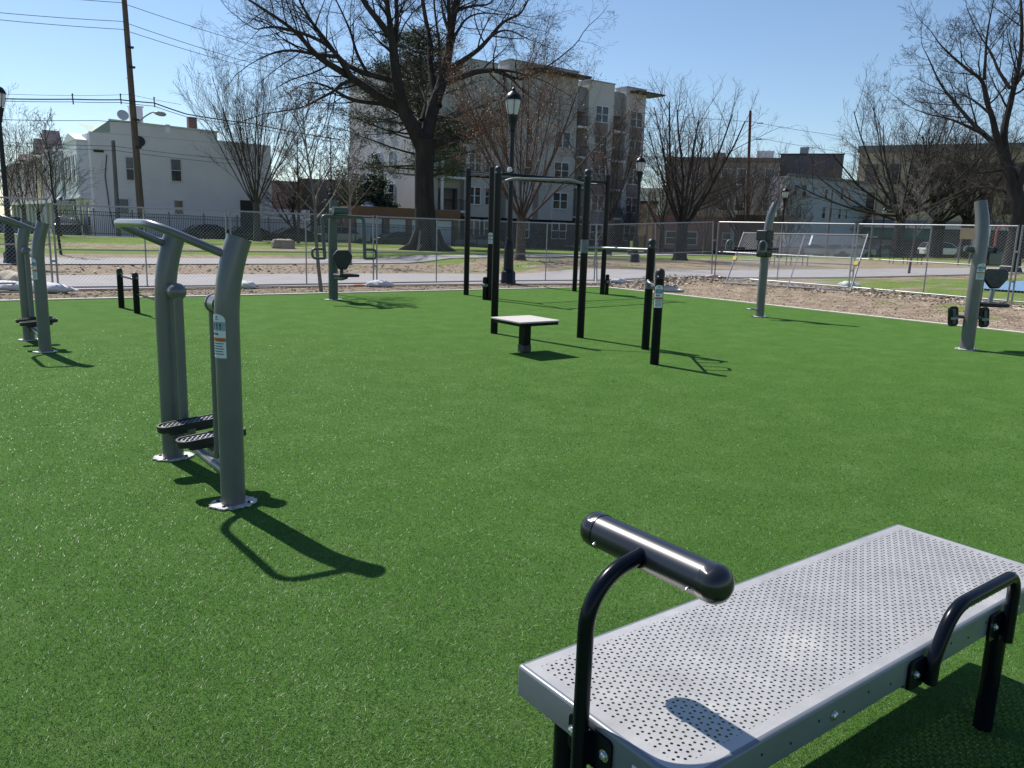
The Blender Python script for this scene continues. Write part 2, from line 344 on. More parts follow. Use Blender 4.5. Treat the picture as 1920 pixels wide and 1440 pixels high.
# ================================================================== EQUIPMENT
def sticker(parent, r, c, a, w, z0, z1, kind=0):
    """instruction decal wrapped on a round post: arched top, pictogram band, orange band, text lines"""
    s = w/2/r; n = 10
    mb = MB(); vs = []; K = 12
    zt = z1 - (z1-z0)*.13
    for i in range(K+1):
        t = -1+2*i/K; ang = a+s*t; top = zt+(z1-zt)*math.sqrt(max(0, 1-t*t))
        for z in (z0, top): vs.append((c[0]+(r+.0012)*math.cos(ang), c[1]+(r+.0012)*math.sin(ang), c[2]+z))
    mb.add(vs, [(2*i, 2*i+2, 2*i+3, 2*i+1) for i in range(K)])
    st = mb.build('instruction_sticker', WHITE, parent); hh = z1-z0
    def band(name, m_, t0, t1, f0, f1, off):
        q = MB(); q.patch(c, r+off, a+s*t0, a+s*t1, z0+hh*f0, z0+hh*f1); return q.build(name, m_, st)
    band('pictogram_band', STGREY, -.97, .97, .62, .82, .0018); band('warning_band', ORANGE, -.97, .97, .375, .46, .0018)
    q = MB()
    for k, f in enumerate((.09, .15, .21, .27, .33)): q.patch(c, r+.0019, a-s*.8, a+s*(.75-.1*(k % 2)), z0+hh*(f-.012), z0+hh*(f+.012))
    q.patch(c, r+.0019, a-s*.7, a+s*.2, z0+hh*.52, z0+hh*.57); q.patch(c, r+.0019, a-s*.25, a+s*.25, z0+hh*.87, z0+hh*.89); q.patch(c, r+.0019, a-s*.12, a+s*.12, z0+hh*.91, z0+hh*.95)
    q.build('printed_lines', INK, st)
    q = MB()
    for t in (-.45, .05, .45):
        if t == .05 and kind: continue
        q.patch(c, r+.0024, a+s*(t-.05), a+s*(t+.05), z0+hh*.65, z0+hh*.79, 2)
        vs = []; 
        for tt, f in ((t-.13, .74), (t+.13, .74), (t, .80)): vs.append((c[0]+(r+.0024)*math.cos(a+s*tt), c[1]+(r+.0024)*math.sin(a+s*tt), c[2]+z0+hh*f))
        q.add(vs, [(0, 1, 2)])
    q.build('arrow_symbols', INKD, st)
    return st
def base_plate(parent, x, y, r=.130, jag=.013, seed=1):
    rr = random.Random(seed); mb = MB(); n = 40
    mb.prism([(x+(r+rr.uniform(-jag, jag))*math.cos(2*math.pi*i/n), y+(r*.8+rr.uniform(-jag, jag))*math.sin(2*math.pi*i/n)) for i in range(n)], .004, .013)
    o = mb.build('base_plate', PLATE, parent)
    for k in range(4):
        a = R(45+90*k); b = MB(); b.lathe([(.010, .013), (.010, .021), (.005, .024)], (x+(r-.028)*math.cos(a), y+(r*.8-.028)*math.sin(a), 0), 8); b.build('anchor_bolt', BLACKM, parent)
    return o

# ---- air walker -------------------------------------------------------------
def air_walker(loc, label, group):
    t = thing('air_walker', loc, label, 'exercise machine', group)
    D = 1.14                                            # post spacing along +Y; near post at local origin
    off = [(0, 0), (.3, 0), (.6, 0), (.85, 0), (1.04, 0), (1.13, .002), (1.21, .008), (1.29, .019), (1.37, .036), (1.45, .058), (1.522, .083)]
    for y in (0, D):
        sx = -.045 if y else 0
        mb = MB(); mb.tube([(x+sx, y, z) for z, x in off], .068, 28); mb.build('post', GREYP, t)
        mb = MB(); e = Vector((off[-1][1]+sx, y, off[-1][0])); d = (e-Vector((off[-2][1]+sx, y, off[-2][0]))).normalized(); mb.tube([e+d*.0005, e+d*.005], .070, 28); mb.build('post_cap', GREY, t)
        base_plate(t, sx, y, seed=int(y*10)+3)
    mb = MB(); mb.tube(rounded([(.02, 0, 1.43), (-.33, .17, 1.59), (-.355, D-.14, 1.585), (-.03, D, 1.455)], .13, 8), .024, 14); mb.build('handle_bar', GREY, t)
    mb = MB(); mb.tube([(0, .06, .16), (0, D-.06, .16)], .032, 14); mb.build('cross_bar', GREY, t)
    for y, s, dx in ((D, -1, .0), (0, 1, .0)):
        mb = MB(); mb.tube([(-.012, y+s*.05, 1.155), (-.012, y+s*.155, 1.155)], .052, 20); mb.build('pivot_housing', GREY, t)
        mb = MB(); Mx = Matrix.Rotation(R(-90 if s > 0 else 90), 3, 'X'); mb.lathe([(.001, 0), (.057, 0), (.057, .018)]+dome(0, .057, .018, .05), (-.012, y+s*.16, 1.155), 20, Mx); mb.build('pivot_cap', GREY, t)
        yy = y+s*.19; pz = .305 if s < 0 else .318
        mb = MB(); mb.tube(rounded([(-.012, yy, 1.13), (-.012, yy, pz-.08), (-.012, yy+s*.16, pz-.06), (-.012, yy+s*.17, pz-.01)], .085, 8), .030, 14); mb.build('swing_arm', GREY, t)
        px, py = (-.0+dx, yy+s*(.13 if s < 0 else .17)); M = Matrix.Translation((px, py, pz)) @ Matrix.Rotation(R(-5), 4, 'Y')
        out = rrect(-.21, .20, -.07, .07, (.06, .06, .06, .06)); inn = rrect(-.198, .188, -.058, .058, (.05, .05, .05, .05))
        mb = MB(); mb.prism(out, -.016, .012, M); mb.prism([(x*.7, y_*.6) for x, y_ in out], -.045, -.0165, M)
        k = len(out); vs = [M @ Vector((x, y_, .012)) for x, y_ in out]+[M @ Vector((x, y_, .024)) for x, y_ in out]+[M @ Vector((x, y_, .024)) for x, y_ in inn]+[M @ Vector((x, y_, .0125)) for x, y_ in inn]
        mb.add(vs, [(q*k+i, q*k+(i+1) % k, (q+1)*k+(i+1) % k, (q+1)*k+i) for q in range(3) for i in range(k)])
        fp = mb.build('foot_plate', BLACKM, t)
        mb = MB(); mb.prism([(x*.93, y_*.9) for x, y_ in inn], .013, .017, M)
        mb.build('tread', GRIT, fp)
        mb = MB()
        for i in range(11):
            for j in range(4):
                x0 = -.165+.031*i+(.015 if j % 2 else 0); y0 = -.038+.025*j
                mb.lathe([(.008, .0), (.0065, .006), (.001, .007)], M @ Vector((x0, y0, .0175)), 6)
        mb.build('tread_studs', RUB, fp)
    sticker(t, .068, (0, 0, 0), R(-158), .105, .87, 1.115)
    return t
aw = air_walker((1.39, 4.50, 0), 'grey air walker with two curved posts and black pedals nearest the camera', 'grey air walkers on the turf')
copy_thing(aw, (1.22, 10.95, 0), 'grey air walker with curved posts farther back at the left picture edge')

# ---- sit-up bench in the foreground -----------------------------------------
bx0, bx1, by0, by1, bz = 1.208, 3.172, .962, 1.542, .48
t = thing('sit_up_bench', ((bx0+bx1)/2, (by0+by1)/2, 0), 'grey perforated metal sit-up bench with black legs, roller and side handle in the foreground', 'bench')
ox, oy = (bx0+bx1)/2, (by0+by1)/2; hw, hd = (bx1-bx0)/2, (by1-by0)/2
PERF = bpy.data.materials.new('perforated_grey_sheet'); PERF.use_nodes = True; m = PERF; n = m.node_tree.nodes; l = m.node_tree.links; b = n['Principled BSDF']
tc = n.new('ShaderNodeTexCoord'); b.inputs['Roughness'].default_value = .42; b.inputs['Metallic'].default_value = .25; b.inputs['Coat Weight'].default_value = .15; b.inputs['Coat Roughness'].default_value = .25
def lattice(px, py, ox_, oy_, rad):
    a = n.new('ShaderNodeVectorMath'); a.operation = 'ADD'; l.new(tc.outputs['Object'], a.inputs[0]); a.inputs[1].default_value = (ox_, oy_, 0)
    d = n.new('ShaderNodeVectorMath'); d.operation = 'MULTIPLY'; l.new(a.outputs[0], d.inputs[0]); d.inputs[1].default_value = (1/px, 1/py, 0)
    f = n.new('ShaderNodeVectorMath'); f.operation = 'FRACTION'; l.new(d.outputs[0], f.inputs[0])
    s = n.new('ShaderNodeVectorMath'); s.operation = 'SUBTRACT'; l.new(f.outputs[0], s.inputs[0]); s.inputs[1].default_value = (.5, .5, 0)
    e = n.new('ShaderNodeVectorMath'); e.operation = 'MULTIPLY'; l.new(s.outputs[0], e.inputs[0]); e.inputs[1].default_value = (px, py, 0)
    g_ = n.new('ShaderNodeVectorMath'); g_.operation = 'LENGTH'; l.new(e.outputs[0], g_.inputs[0])
    return math_('LESS_THAN', g_.outputs['Value'], rad)
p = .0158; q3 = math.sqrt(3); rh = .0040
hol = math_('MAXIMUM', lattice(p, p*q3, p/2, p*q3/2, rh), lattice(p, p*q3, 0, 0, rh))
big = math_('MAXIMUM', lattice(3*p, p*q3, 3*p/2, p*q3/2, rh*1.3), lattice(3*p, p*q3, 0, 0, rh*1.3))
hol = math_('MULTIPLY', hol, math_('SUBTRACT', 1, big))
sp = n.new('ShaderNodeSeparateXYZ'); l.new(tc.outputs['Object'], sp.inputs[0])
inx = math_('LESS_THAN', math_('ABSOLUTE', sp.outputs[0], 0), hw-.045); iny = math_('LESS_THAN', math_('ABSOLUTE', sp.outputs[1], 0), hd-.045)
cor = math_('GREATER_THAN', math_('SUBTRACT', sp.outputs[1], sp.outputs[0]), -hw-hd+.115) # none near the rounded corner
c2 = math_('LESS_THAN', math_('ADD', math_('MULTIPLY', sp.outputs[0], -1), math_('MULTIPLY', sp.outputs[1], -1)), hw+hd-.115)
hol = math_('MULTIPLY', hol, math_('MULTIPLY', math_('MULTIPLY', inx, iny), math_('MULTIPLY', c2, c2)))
basec = ramp(noise(3.2, 8, .7), [(.28, (.35,.342,.34)), (.45, (.425,.412,.402)), (.56, (.47,.458,.445)), (.63, (.55,.53,.49)), (.72, (.63,.60,.52))])
scr = ramp(noise(26, 5, .8, stretch=(1, 3, 1)), [(.35, (.93,.93,.94)), (.6, (1,1,1)), (.78, (1.12,1.11,1.08))])
mm = n.new('ShaderNodeMix'); mm.data_type = 'RGBA'; mm.blend_type = 'MULTIPLY'; mm.inputs[0].default_value = 1; l.new(basec, mm.inputs[6]); l.new(scr, mm.inputs[7]); l.new(mm.outputs[2], b.inputs['Base Color'])
tr = n.new('ShaderNodeBsdfTransparent'); ms = n.new('ShaderNodeMixShader'); l.new(hol, ms.inputs[0]); l.new(b.outputs[0], ms.inputs[1]); dk = n.new('ShaderNodeBsdfDiffuse'); dk.inputs[0].default_value = (.02, .02, .022, 1); m2 = n.new('ShaderNodeMixShader'); m2.inputs[0].default_value = .8; l.new(tr.outputs[0], m2.inputs[1]); l.new(dk.outputs[0], m2.inputs[2]); l.new(m2.outputs[0], ms.inputs[2]); l.new(ms.outputs[0], n['Material Output'].inputs[0])  # dark diffuse mixed into the holes: shade of their inner walls put in as colour
DECK = mat('deck_grey_steel', (.155, .175, .20), .40, .15, .1, 4, spec=.6, coat=.15)
def ring_profile(levels, name, m_, parent, close_top=True):
    mb = MB(); k = None; vs = []
    for inset, z in levels:
        rs = [max(.001, r_-inset) for r_ in (.085, .02, .02, .012)]
        pl = rrect(-hw+inset, hw-inset, -hd+inset, hd-inset, rs, 8); k = len(pl); vs += [(x, y, z) for x, y in pl]
    fs = [(q*k+i, q*k+(i+1) % k, (q+1)*k+(i+1) % k, (q+1)*k+i) for q in range(len(levels)-1) for i in range(k)]
    if close_top: fs.append(tuple((len(levels)-1)*k+i for i in range(k)))
    mb.add(vs, fs); return mb.build(name, m_, parent)
bev = [(0.008*(1-math.sin(R(90*i/6))), bz-.008+.008*(1-math.cos(R(0)))*0 - 0) for i in range(0)]
lev = [(.004, bz-.088), (0, bz-.084), (0, bz-.010)]+[(.010*(1-math.cos(R(a))), bz-.010+.010*math.sin(R(a))) for a in (22, 45, 67, 90)]+[(.014, bz)]
rim = ring_profile(lev, 'side_skirt', DECK, t, False)
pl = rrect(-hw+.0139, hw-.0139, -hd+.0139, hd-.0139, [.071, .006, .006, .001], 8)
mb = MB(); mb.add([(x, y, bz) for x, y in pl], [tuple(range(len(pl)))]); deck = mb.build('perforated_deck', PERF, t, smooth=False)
# holes along the skirt
mb = MB()
for i in range(16):
    xx = -hw+.16+i*.115
    Mx = Matrix.Rotation(R(90), 3, 'X'); mb.lathe([(.0035, 0), (.0035, .001)], (xx, -hd-.0006, bz-.045+(.008 if i % 2 else -.008)), 8, Mx)
mb.build('skirt_holes', INKD, rim)
def bolt(parent, x, y, z, d, r=.011):
    mb = MB(); v = Vector(d).normalized(); Mx = v.to_track_quat('Z', 'Y').to_matrix()
    mb.lathe([(r*1.35, 0), (r*1.35, .002), (r, .0022), (r*.95, .006), (r*.55, .0095), (r*.4, .0095), (r*.35, .006), (.001, .006)], (x, y, z), 14, Mx); mb.build('bolt', BOLT, parent)
# legs (two at the near end under the deck, two at the far end)
for lx, ly in ((2.80-ox, .985-oy), (2.80-ox, 1.50-oy), (1.30-ox, 1.06-oy), (1.30-ox, 1.44-oy)):
    mb = MB(); mb.tube([(lx, ly, 0), (lx, ly, bz-.012)], .030, 18); mb.build('leg', BLACK, t)
    bolt(t, lx+.055, -hd-.001, bz-.045, (0, -1, 0)) if ly < 0 else None
mb = MB(); mb.tube([(2.80-ox, .985-oy, bz-.06), (2.80-ox, 1.50-oy, bz-.06)], .02, 12); mb.tube([(1.30-ox, 1.06-oy, bz-.06), (1.30-ox, 1.44-oy, bz-.06)], .02, 12); mb.build('under_frame', BLACK, t)
# roller and its bent post
ry = 1.257-oy; px_ = 1.184-ox
mb = MB(); mb.tube([(px_, ry, .0), (px_, ry, .71)]+arc((px_+.14, ry, .71), .14, R(180), R(103), 12, (1, 0, 0), (0, 0, 1))[1:]+[(px_+.165, ry, .857)], .0195, 18); mb.build('roller_post', BLACK, t)
rc = Vector((px_+.205, ry, .852)); 
mb = MB(); mb.tube([rc+Vector((0, -.174, 0)), rc+Vector((0, .174, 0))], .0445, 36); ro = mb.build('roller', mat('satin_black_roller', (.006, .0085, .017), .36, 0, .2, 7, spec=.6, coat=.15), t)
for s in (-1, 1):
    mb = MB(); mb.lathe([(.0462, 0), (.0466, .003), (.0466, .022)]+dome(0, .0466, .022, .040, 9), rc+Vector((0, s*.174, 0)), 36, Matrix.Rotation(R(-90*s), 3, 'X')); mb.build('end_cap', mat('black_cap_plastic', (.011, .012, .016), .28, 0, .05, 9, coat=.3), ro)
    for aa in (200, 20): 
        a = R(aa); d = Vector((math.cos(a), 0, math.sin(a))); bolt(ro, *(rc+Vector((0, s*.155, 0))+d*.0445), d, .0032)
mb = MB(); mb.tube([rc+Vector((-.0475, 0, .0)), rc+Vector((-.038, 0, 0))], [.0235, .026], 18); mb.build('weld_collar', BLACK, ro)
# bracket behind the roller post
mb = MB(); Mb = Matrix(((0, 0, 1, 0), (1, 0, 0, 0), (0, 1, 0, 0), (0, 0, 0, 1)))
mb.prism(rrect(ry-.088, ry+.062, bz-.115, bz-.018, (.02, .02, .014, .014)), -hw-.007, -hw-.0005, Mb); br = mb.build('post_bracket', BLACK, t)
mb = MB(); mb.box(px_-.005, -hw-.006, ry-.02, ry+.02, bz-.11, bz-.02); mb.build('bracket_spacer', BLACK, t)
bolt(t, -hw-.007, ry-.066, bz-.062, (-1, 0, 0)); bolt(t, -hw-.007, ry+.047, bz-.062, (-1, 0, 0))
# id sticker on the end skirt
mb = MB(); mb.prism(rrect(-.235, -.145, bz-.078, bz-.036, (.004,)*4), -hw-.0015, -hw-.0002, Mb); stp = mb.build('id_sticker', WHITE, t)
mb = MB()
for y0, y1, z0 in ((-.225, -.165, bz-.05), (-.225, -.19, bz-.058), (-.20, -.155, bz-.066)): mb.box(-hw-.0022, -hw-.0016, y0, y1, z0, z0+.004)
mb.build('printed_lines', INKD, stp)
# side handle
hy = -hd-.026; hx0, hx1 = 2.236-ox, 2.742-ox
mb = MB(); mb.tube(rounded([(hx0, hy, .385), (hx0, hy, .455), (hx0+.085, hy, .592), (hx1-.03, hy, .592), (hx1, hy, .545), (hx1, hy, .36)], .075, 10), .0195, 18); hd_ = mb.build('side_handle', BLACK, t)
mb = MB()
mb.lathe([(.0195, 0)]+dome(0, .0195, 0, .008, 4), (hx0, hy, .385), 14, Matrix.Rotation(R(180), 3, 'X')); mb.build('handle_end', BLACK, hd_)
Mf = Matrix(((1, 0, 0, 0), (0, 0, 1, 0), (0, 1, 0, 0), (0, 0, 0, 1)))
for hx in (hx0-.045, hx1-.05):
    mb = MB(); mb.prism(rrect(hx-.045, hx+.045, bz-.105, bz-.018, (.016,)*4), -hd-.010, -hd-.0005, Mf); mb.build('handle_bracket', BLACK, t)
    bolt(t, hx-.012, -hd-.010, bz-.06, (0, -1, 0), .009)
for xx in (1.78-ox, 2.96-ox): bolt(t, xx, -hd-.0005, bz-.045, (0, -1, 0))

# ---- plyometric platform ----------------------------------------------------
t = thing('jump_platform', (6.55, 8.44, 0), 'square pale-topped jump platform on one black post by the pull-up bars', 'platform')
mb = MB(); mb.prism(rrect(-.335, .335, -.335, .335, (.01,)*4), .432, .452); mb.build('platform_top', mat('pale_platform_top', (.50, .455, .43), .7, 0, .06, 20, bump=.3, bscale=120), t, bevel=.003)
mb = MB(); mb.box(-.315, .315, -.315, .315, .39, .4315); mb.build('platform_frame', BLACK, t, bevel=.003)
mb = MB(); mb.box(-.06, .06, -.06, .06, 0, .3895); mb.build('post', BLACK, t, bevel=.008)
mb = MB(); mb.box(-.066, .066, -.066, .066, 0.002, .10); mb.build('post_sleeve', mat('dusty_black', (.035, .037, .042), .5, 0, .4, 12), t, bevel=.006)

# ---- black post frames ------------------------------------------------------
def bpost(parent, x, y, h, r=.057, domed=True, name='post'):
    mb = MB(); 
    if domed: mb.lathe([(r, 0), (r, h-.13)], (x, y, 0), 22)
    else: mb.tube([(x, y, 0), (x, y, h-.03)], r, 22)
    p_ = mb.build(name, BLACK, parent)
    mb = MB()
    if domed: mb.lathe([(r+.0015, h-.125), (r+.0015, h-r)]+[(a, b_) for a, b_ in dome(0, r+.0015, h-r, r, 8)], (x, y, 0), 22)
    else: mb.lathe([(r+.003, h-.03), (r+.003, h-.004), (r-.006, h)], (x, y, 0), 22)
    mb.build('post_cap', BLACKM, p_)
    for a in (200, 290) if domed else ():
        bolt(p_, x+(r+.001)*math.cos(R(a)), y+(r+.001)*math.sin(R(a)), h-.10, (math.cos(R(a)), math.sin(R(a)), 0), .008)
    return p_
t = thing('pull_up_station', (7.30, 10.20, 0), 'black pull-up and dip station with rounded post tops and a bent silver bar', 'pull-up bars')
A_ = (0, 0); B_ = (.96, -.96); C_ = (1.0, -2.31); D_ = (.14, -3.30)
for q, h in ((A_, 2.56), (B_, 2.54), (C_, 1.555), (D_, 1.205)): bpost(t, q[0], q[1], h)
mb = MB(); d = Vector((B_[0], B_[1], 0)); o_ = Vector((.14, .10, 0))
mb.tube(rounded([Vector((0, 0, 2.32)), d*.05+Vector((0, 0, 2.325)), d*.16+Vector((0, 0, 2.375)), d*.82+Vector((0, 0, 2.375)), d*.95+Vector((0, 0, 2.325)), d+Vector((0, 0, 2.32))], .06, 5), .018, 14); mb.build('pull_up_bar', GALV, t)
mb = MB(); mb.tube([(B_[0], B_[1], 1.385), (C_[0], C_[1], 1.40)], .019, 14); mb.build('low_bar', GALV, t)
mb = MB(); mb.lathe([(.061, 1.30), (.061, 1.50)], (B_[0], B_[1], 0), 20); mb.build('clamp', mat('clamp_grey', (.14, .15, .17), .4, .2, .1, 9), t)
mb = MB(); mb.lathe([(.061, .86), (.061, .97)], (C_[0], C_[1], 0), 20); mb.build('clamp', MATS['clamp_grey'], t)
mb = MB(); mb.tube([(C_[0], C_[1], .91), (D_[0], D_[1], .91)], .019, 12); mb.build('dip_cross_bar', BLACK, t)
dv = (Vector((D_[0], D_[1], 0))-Vector((C_[0], C_[1], 0))); nv = Vector((dv.y, -dv.x, 0)).normalized()*-1
nv = Vector((.77, -.64, 0))
for f in (.28, .72):
    c = Vector((C_[0], C_[1], .91))+dv*f; e = dv.normalized()*.13
    mb = MB(); mb.tube(rounded([c-e, c-e+nv*.05+Vector((0, 0, .0)), c-e+nv*.34, c+e+nv*.34, c+e+nv*.05, c+e], .11, 7), .017, 12); mb.build('grip_loop', GALV, t)
mb = MB(); c = Vector((C_[0], C_[1], .955)); mb.tube(rounded([c+Vector((-.06, -.03, .02)), c+Vector((-.12, -.10, .0)), c+Vector((-.10, -.30, -.07)), c+Vector((-.02, -.42, -.08))], .1, 6), .019, 12); mb.build('curved_handle', GALV, t)
sticker(t, .0585, (D_[0], D_[1], 0), R(-137), .115, .72, 1.0, 1)

t = thing('horizontal_ladder', (10.92, 16.48, 0), 'tall black overhead ladder on four square-topped posts behind the pull-up bars', 'climbing frame')
P4 = [(0, 0), (-.21, -1.28), (3.69, .19), (3.73, -.88)]
for q, h in zip(P4, (3.02, 2.99, 3.08, 3.08)): bpost(t, q[0], q[1], h, .066, False)
for a, b_ in ((0, 1), (2, 3)):
    mb = MB(); mb.tube([(*P4[a], 2.85), (*P4[b_], 2.85)], .024, 12); mb.build('end_beam', BLACK, t)
for a, b_ in ((0, 2), (1, 3)):
    mb = MB(); mb.tube([(*P4[a], 2.85), (*P4[b_], 2.87)], .036, 12); mb.build('side_rail', BLACK, t)
for k in range(11):
    f = (k+1)/12; a = Vector((*P4[0], 2.852)).lerp(Vector((*P4[2], 2.872)), f); c = Vector((*P4[1], 2.852)).lerp(Vector((*P4[3], 2.872)), f)
    mb = MB(); mb.tube([a, c], .016, 10); mb.build('rung', BLACK, t)
for q, s in ((P4[1], (-.115, .02)), (P4[3], (.115, -.05))):
    mb = MB(); mb.lathe([(.05, 0), (.05, .50)]+dome(0, .05, .50, .03, 4), (q[0]+s[0], q[1]+s[1], 0), 18); sp_ = mb.build('step_post', BLACK, t)
    mb = MB(); mb.box(q[0]+s[0]-.055, q[0]+s[0]+.055, q[1]+s[1]-.055, q[1]+s[1]+.055, .30, .37); mb.build('step_clamp', MATS['clamp_grey'], sp_, bevel=.01)
sticker(t, .066, (*P4[1], 0), R(-127), .11, 1.28, 1.53, 1)

t = thing('push_up_bars', (3.03, 15.89, 0), 'low black push-up bars between short posts at the left back edge of the turf', 'push-up bars')
for y, h in ((0, .72), (-1.0, .705), (-2.4, .70)): bpost(t, .05*abs(y), y, h, .052)
mb = MB(); mb.tube([(0, 0, .575), (.05, -1, .575)], .017, 10); mb.build('push_up_bar', BLACK, t)
mb = MB(); mb.tube([(.05, -1, .33), (.12, -2.4, .33)], .017, 10); mb.build('push_up_bar', BLACK, t)

# ---- seated press -----------------------------------------------------------
OLIVE = mat('pillar_green_grey', (.060, .080, .078), .42, 0, .06, 4, coat=.1)
t = thing('seated_press_machine', (7.31, 16.23, 0), 'green-grey seated press machine with a black seat and overhead arms by the fence', 'exercise machine')
mb = MB(); mb.tube([(0, 0, 0), (0, 0, .5), (0, 0, 1.2), (.01, 0, 1.7), (.03, .0, 2.11)], [.10, .10, .096, .088, .082], 24); mb.build('pillar', OLIVE, t)
base_plate(t, 0, 0, .20, .012, 9)
fy = -.46
mb = MB(); mb.tube([(-.20, fy, 1.89), (.12, fy, 1.89)], .075, 20); mb.build('pivot_housing', OLIVE, t)
mb = MB(); mb.tube([(-.035, 0, 1.89), (-.035, fy, 1.89)], .05, 14); mb.build('pivot_arm', OLIVE, t)
arm = mb = MB(); mb.tube(rounded([(-.42, fy-.08, .90), (-.44, fy, 1.77), (.50, fy, 1.77), (.485, fy-.08, .90)], .10, 7), .036, 16); arm = mb.build('press_arm', OLIVE, t)
for s, x in ((-1, -.42), (1, .485)):
    mb = MB(); mb.tube(rounded([(x, fy-.06, 1.10), (x+s*.27, fy-.06, 1.10), (x+s*.27, fy-.08, .91), (x, fy-.08, .91)], .085, 7), .026, 14); mb.build('hand_grip', OLIVE, arm)
Mv = Matrix(((1, 0, 0, 0), (0, 0, 1, 0), (0, 1, 0, 0), (0, 0, 0, 1)))
mb = MB(); bp_ = [(-.09, -.20), (.09, -.20), (.215, .02), (.215, .10), (.13, .20), (-.13, .20), (-.215, .10), (-.215, .02)]
mb.prism([(x-.01, z+.88) for x, z in bp_], fy-.07, fy-.01, Mv); mb.build('backrest', BLACKM, t, bevel=.022, seg=3)
mb = MB(); mb.tube([(-.01, fy-.0, .72), (-.01, fy+.04, .52)], .035, 12); mb.build('backrest_stem', OLIVE, t)
mb = MB(); mb.prism(rrect(-.20, .26, fy-.34, fy+.08, (.08,)*4), .535, .59); mb.build('seat', BLACKM, t, bevel=.018, seg=3)
mb = MB(); mb.prism([(.02, -.04), (.02, .04), (-.04, .04), (-.04, -.04)], 0, 0.01); mb.v = []; mb.f = []
mb.tube([(0, 0, .47), (0, fy, .49), (.02, fy-.15, .53)], .045, 14); mb.build('seat_arm', OLIVE, t)

# ---- hand cycle machine -----------------------------------------------------
mat('hoop_grey', (.16, .17, .18), .4, .1, .05, 5)
t = thing('hand_cycle_machine', (14.01, 10.16, 0), 'grey curved-post machine with black boxes and hooped hand grips by the leaning fence panel', 'exercise machine')
mb = MB(); mb.tube([(0, 0, 0), (0, 0, 1.15), (0, 0, 1.6), (.015, -.01, 1.85), (.035, -.02, 2.02), (.075, -.03, 2.16), (.14, -.03, 2.29)], [.085, .085, .085, .083, .08, .075, .066], 24); mb.build('pillar', GREYP, t)
base_plate(t, 0, 0, .18, .01, 4)
mb = MB(); mb.box(-.14, .10, -.10, .16, 1.55, 1.76); mb.build('drive_box', BLACKM, t, bevel=.02)
mb = MB(); mb.box(-.12, .10, -.11, .14, 1.22, 1.545); mb.build('drive_box', BLACKM, t, bevel=.03)
mb = MB(); mb.tube([(-.02, .05, 1.355), (-.22, .32, 1.34), (-.46, .62, 1.325)], .022, 12); mb.build('cross_arm', BLACK, t)
for cx, cy, cz in ((-.43, .56, 1.34), (-.06, .02, 1.345)):
    ax = Vector((.8, -.6, 0))*(.075); c = Vector((cx, cy, cz)) if cx < -.3 else Vector((-.23, -.10, cz))
    mb = MB(); mb.tube([c-ax, c-ax+Vector((0, 0, .10))]+[c+ax*math.cos(a)+Vector((0, 0, .10+.10*math.sin(a))) for a in [R(180-20*i) for i in range(1, 9)]]+[c+ax+Vector((0, 0, .10)), c+ax], .019, 12); mb.build('hand_hoop', MATS['hoop_grey'], t)
    p2 = c+Vector((.8, -.6, 0))*.21; mb = MB(); mb.lathe([(.10, .025), (.115, .04), (.115, .06), (.10, .07)], p2, 20); mb.build('pad', BLACKM, t)
    mb = MB(); mb.tube([c-ax*1.4+Vector((0, 0, -.02)), p2+Vector((.09, -.07, -.005))], .018, 10); mb.build('pad_bracket', GREY, t)
rc_ = Vector((-.10, .10, .155)); mb = MB(); mb.tube([rc_+Vector((.12*math.cos(R(a)), .12*math.sin(R(a)), 0)) for a in range(0, 361, 20)], .016, 10, cap=False); mb.build('foot_ring', GALV, t)
mb = MB(); mb.lathe([(.089, .125), (.089, .175)], (0, 0, 0), 20); mb.build('ring_clamp', GREY, t)
mb = MB(); mb.box(.075, .125, -.10, .0, 2.03, 2.12); mb.build('post_sticker', WHITE, t)

# ---- leg press --------------------------------------------------------------
t = thing('seated_leg_press', (13.11, 5.65, 0), 'grey leaning pillar with a black padded seat and foot plates at the right picture edge', 'exercise machine')
RT = Vector((.77, -.64, 0)); BK = Vector((.64, .77, 0))        # screen-right-ish and away-from-camera axes of the machine
pp = lambda r_, k_, z: RT*r_ + BK*k_ + Vector((0, 0, z))
mb = MB(); mb.tube([(0, 0, 0), (0, 0, .7), (0, .0, 1.2), pp(.01, .01, 1.5), pp(.01, .03, 1.75), pp(-.0, .07, 2.0), pp(-.035, .12, 2.26)], [.10, .10, .10, .10, .098, .095, .088], 26); mb.build('pillar', GREYP, t)
base_plate(t, 0, 0, .19, .012, 5)
mb = MB(); mb.tube([pp(-.19, .05, 1.54), pp(.20, .05, 1.53)], .05, 18); pv = mb.build('pivot_tube', OLIVE, t)
mb = MB(); mb.tube([pp(-.215, .05, 1.54), pp(-.19, .05, 1.54)], [.038, .046], 18); mb.build('pivot_cap', GREY, pv)
mb = MB(); mb.tube([pp(.20, .05, 1.53), pp(.25, .05, 1.53)], .062, 18); mb.build('pivot_cap', BLACKM, pv)
mb = MB(); mb.box(-.10, .11, -.05, .05, 1.30, 1.50, Matrix.Translation(RT*.24+BK*.05)@Matrix.Rotation(R(-40), 4, 'Z')); mb.build('pivot_box', GREY, t, bevel=.02)
for rx, kk in ((.12, .10), (.17, .16)):
    mb = MB(); mb.tube(rounded([pp(rx, kk, 1.50), pp(rx+.0, kk, .70), pp(rx+.0, kk, .60), pp(.24, kk+.05, .58)], .12, 7), .035, 14); mb.build('hanging_arm', OLIVE, t)
sc_ = pp(.46, .25, 0)
Mq = Matrix.Translation(pp(.46, .34, 1.10)) @ Matrix(((RT.x, 0, BK.x, 0), (RT.y, 0, BK.y, 0), (0, 1, 0, 0), (0, 0, 0, 1))) 
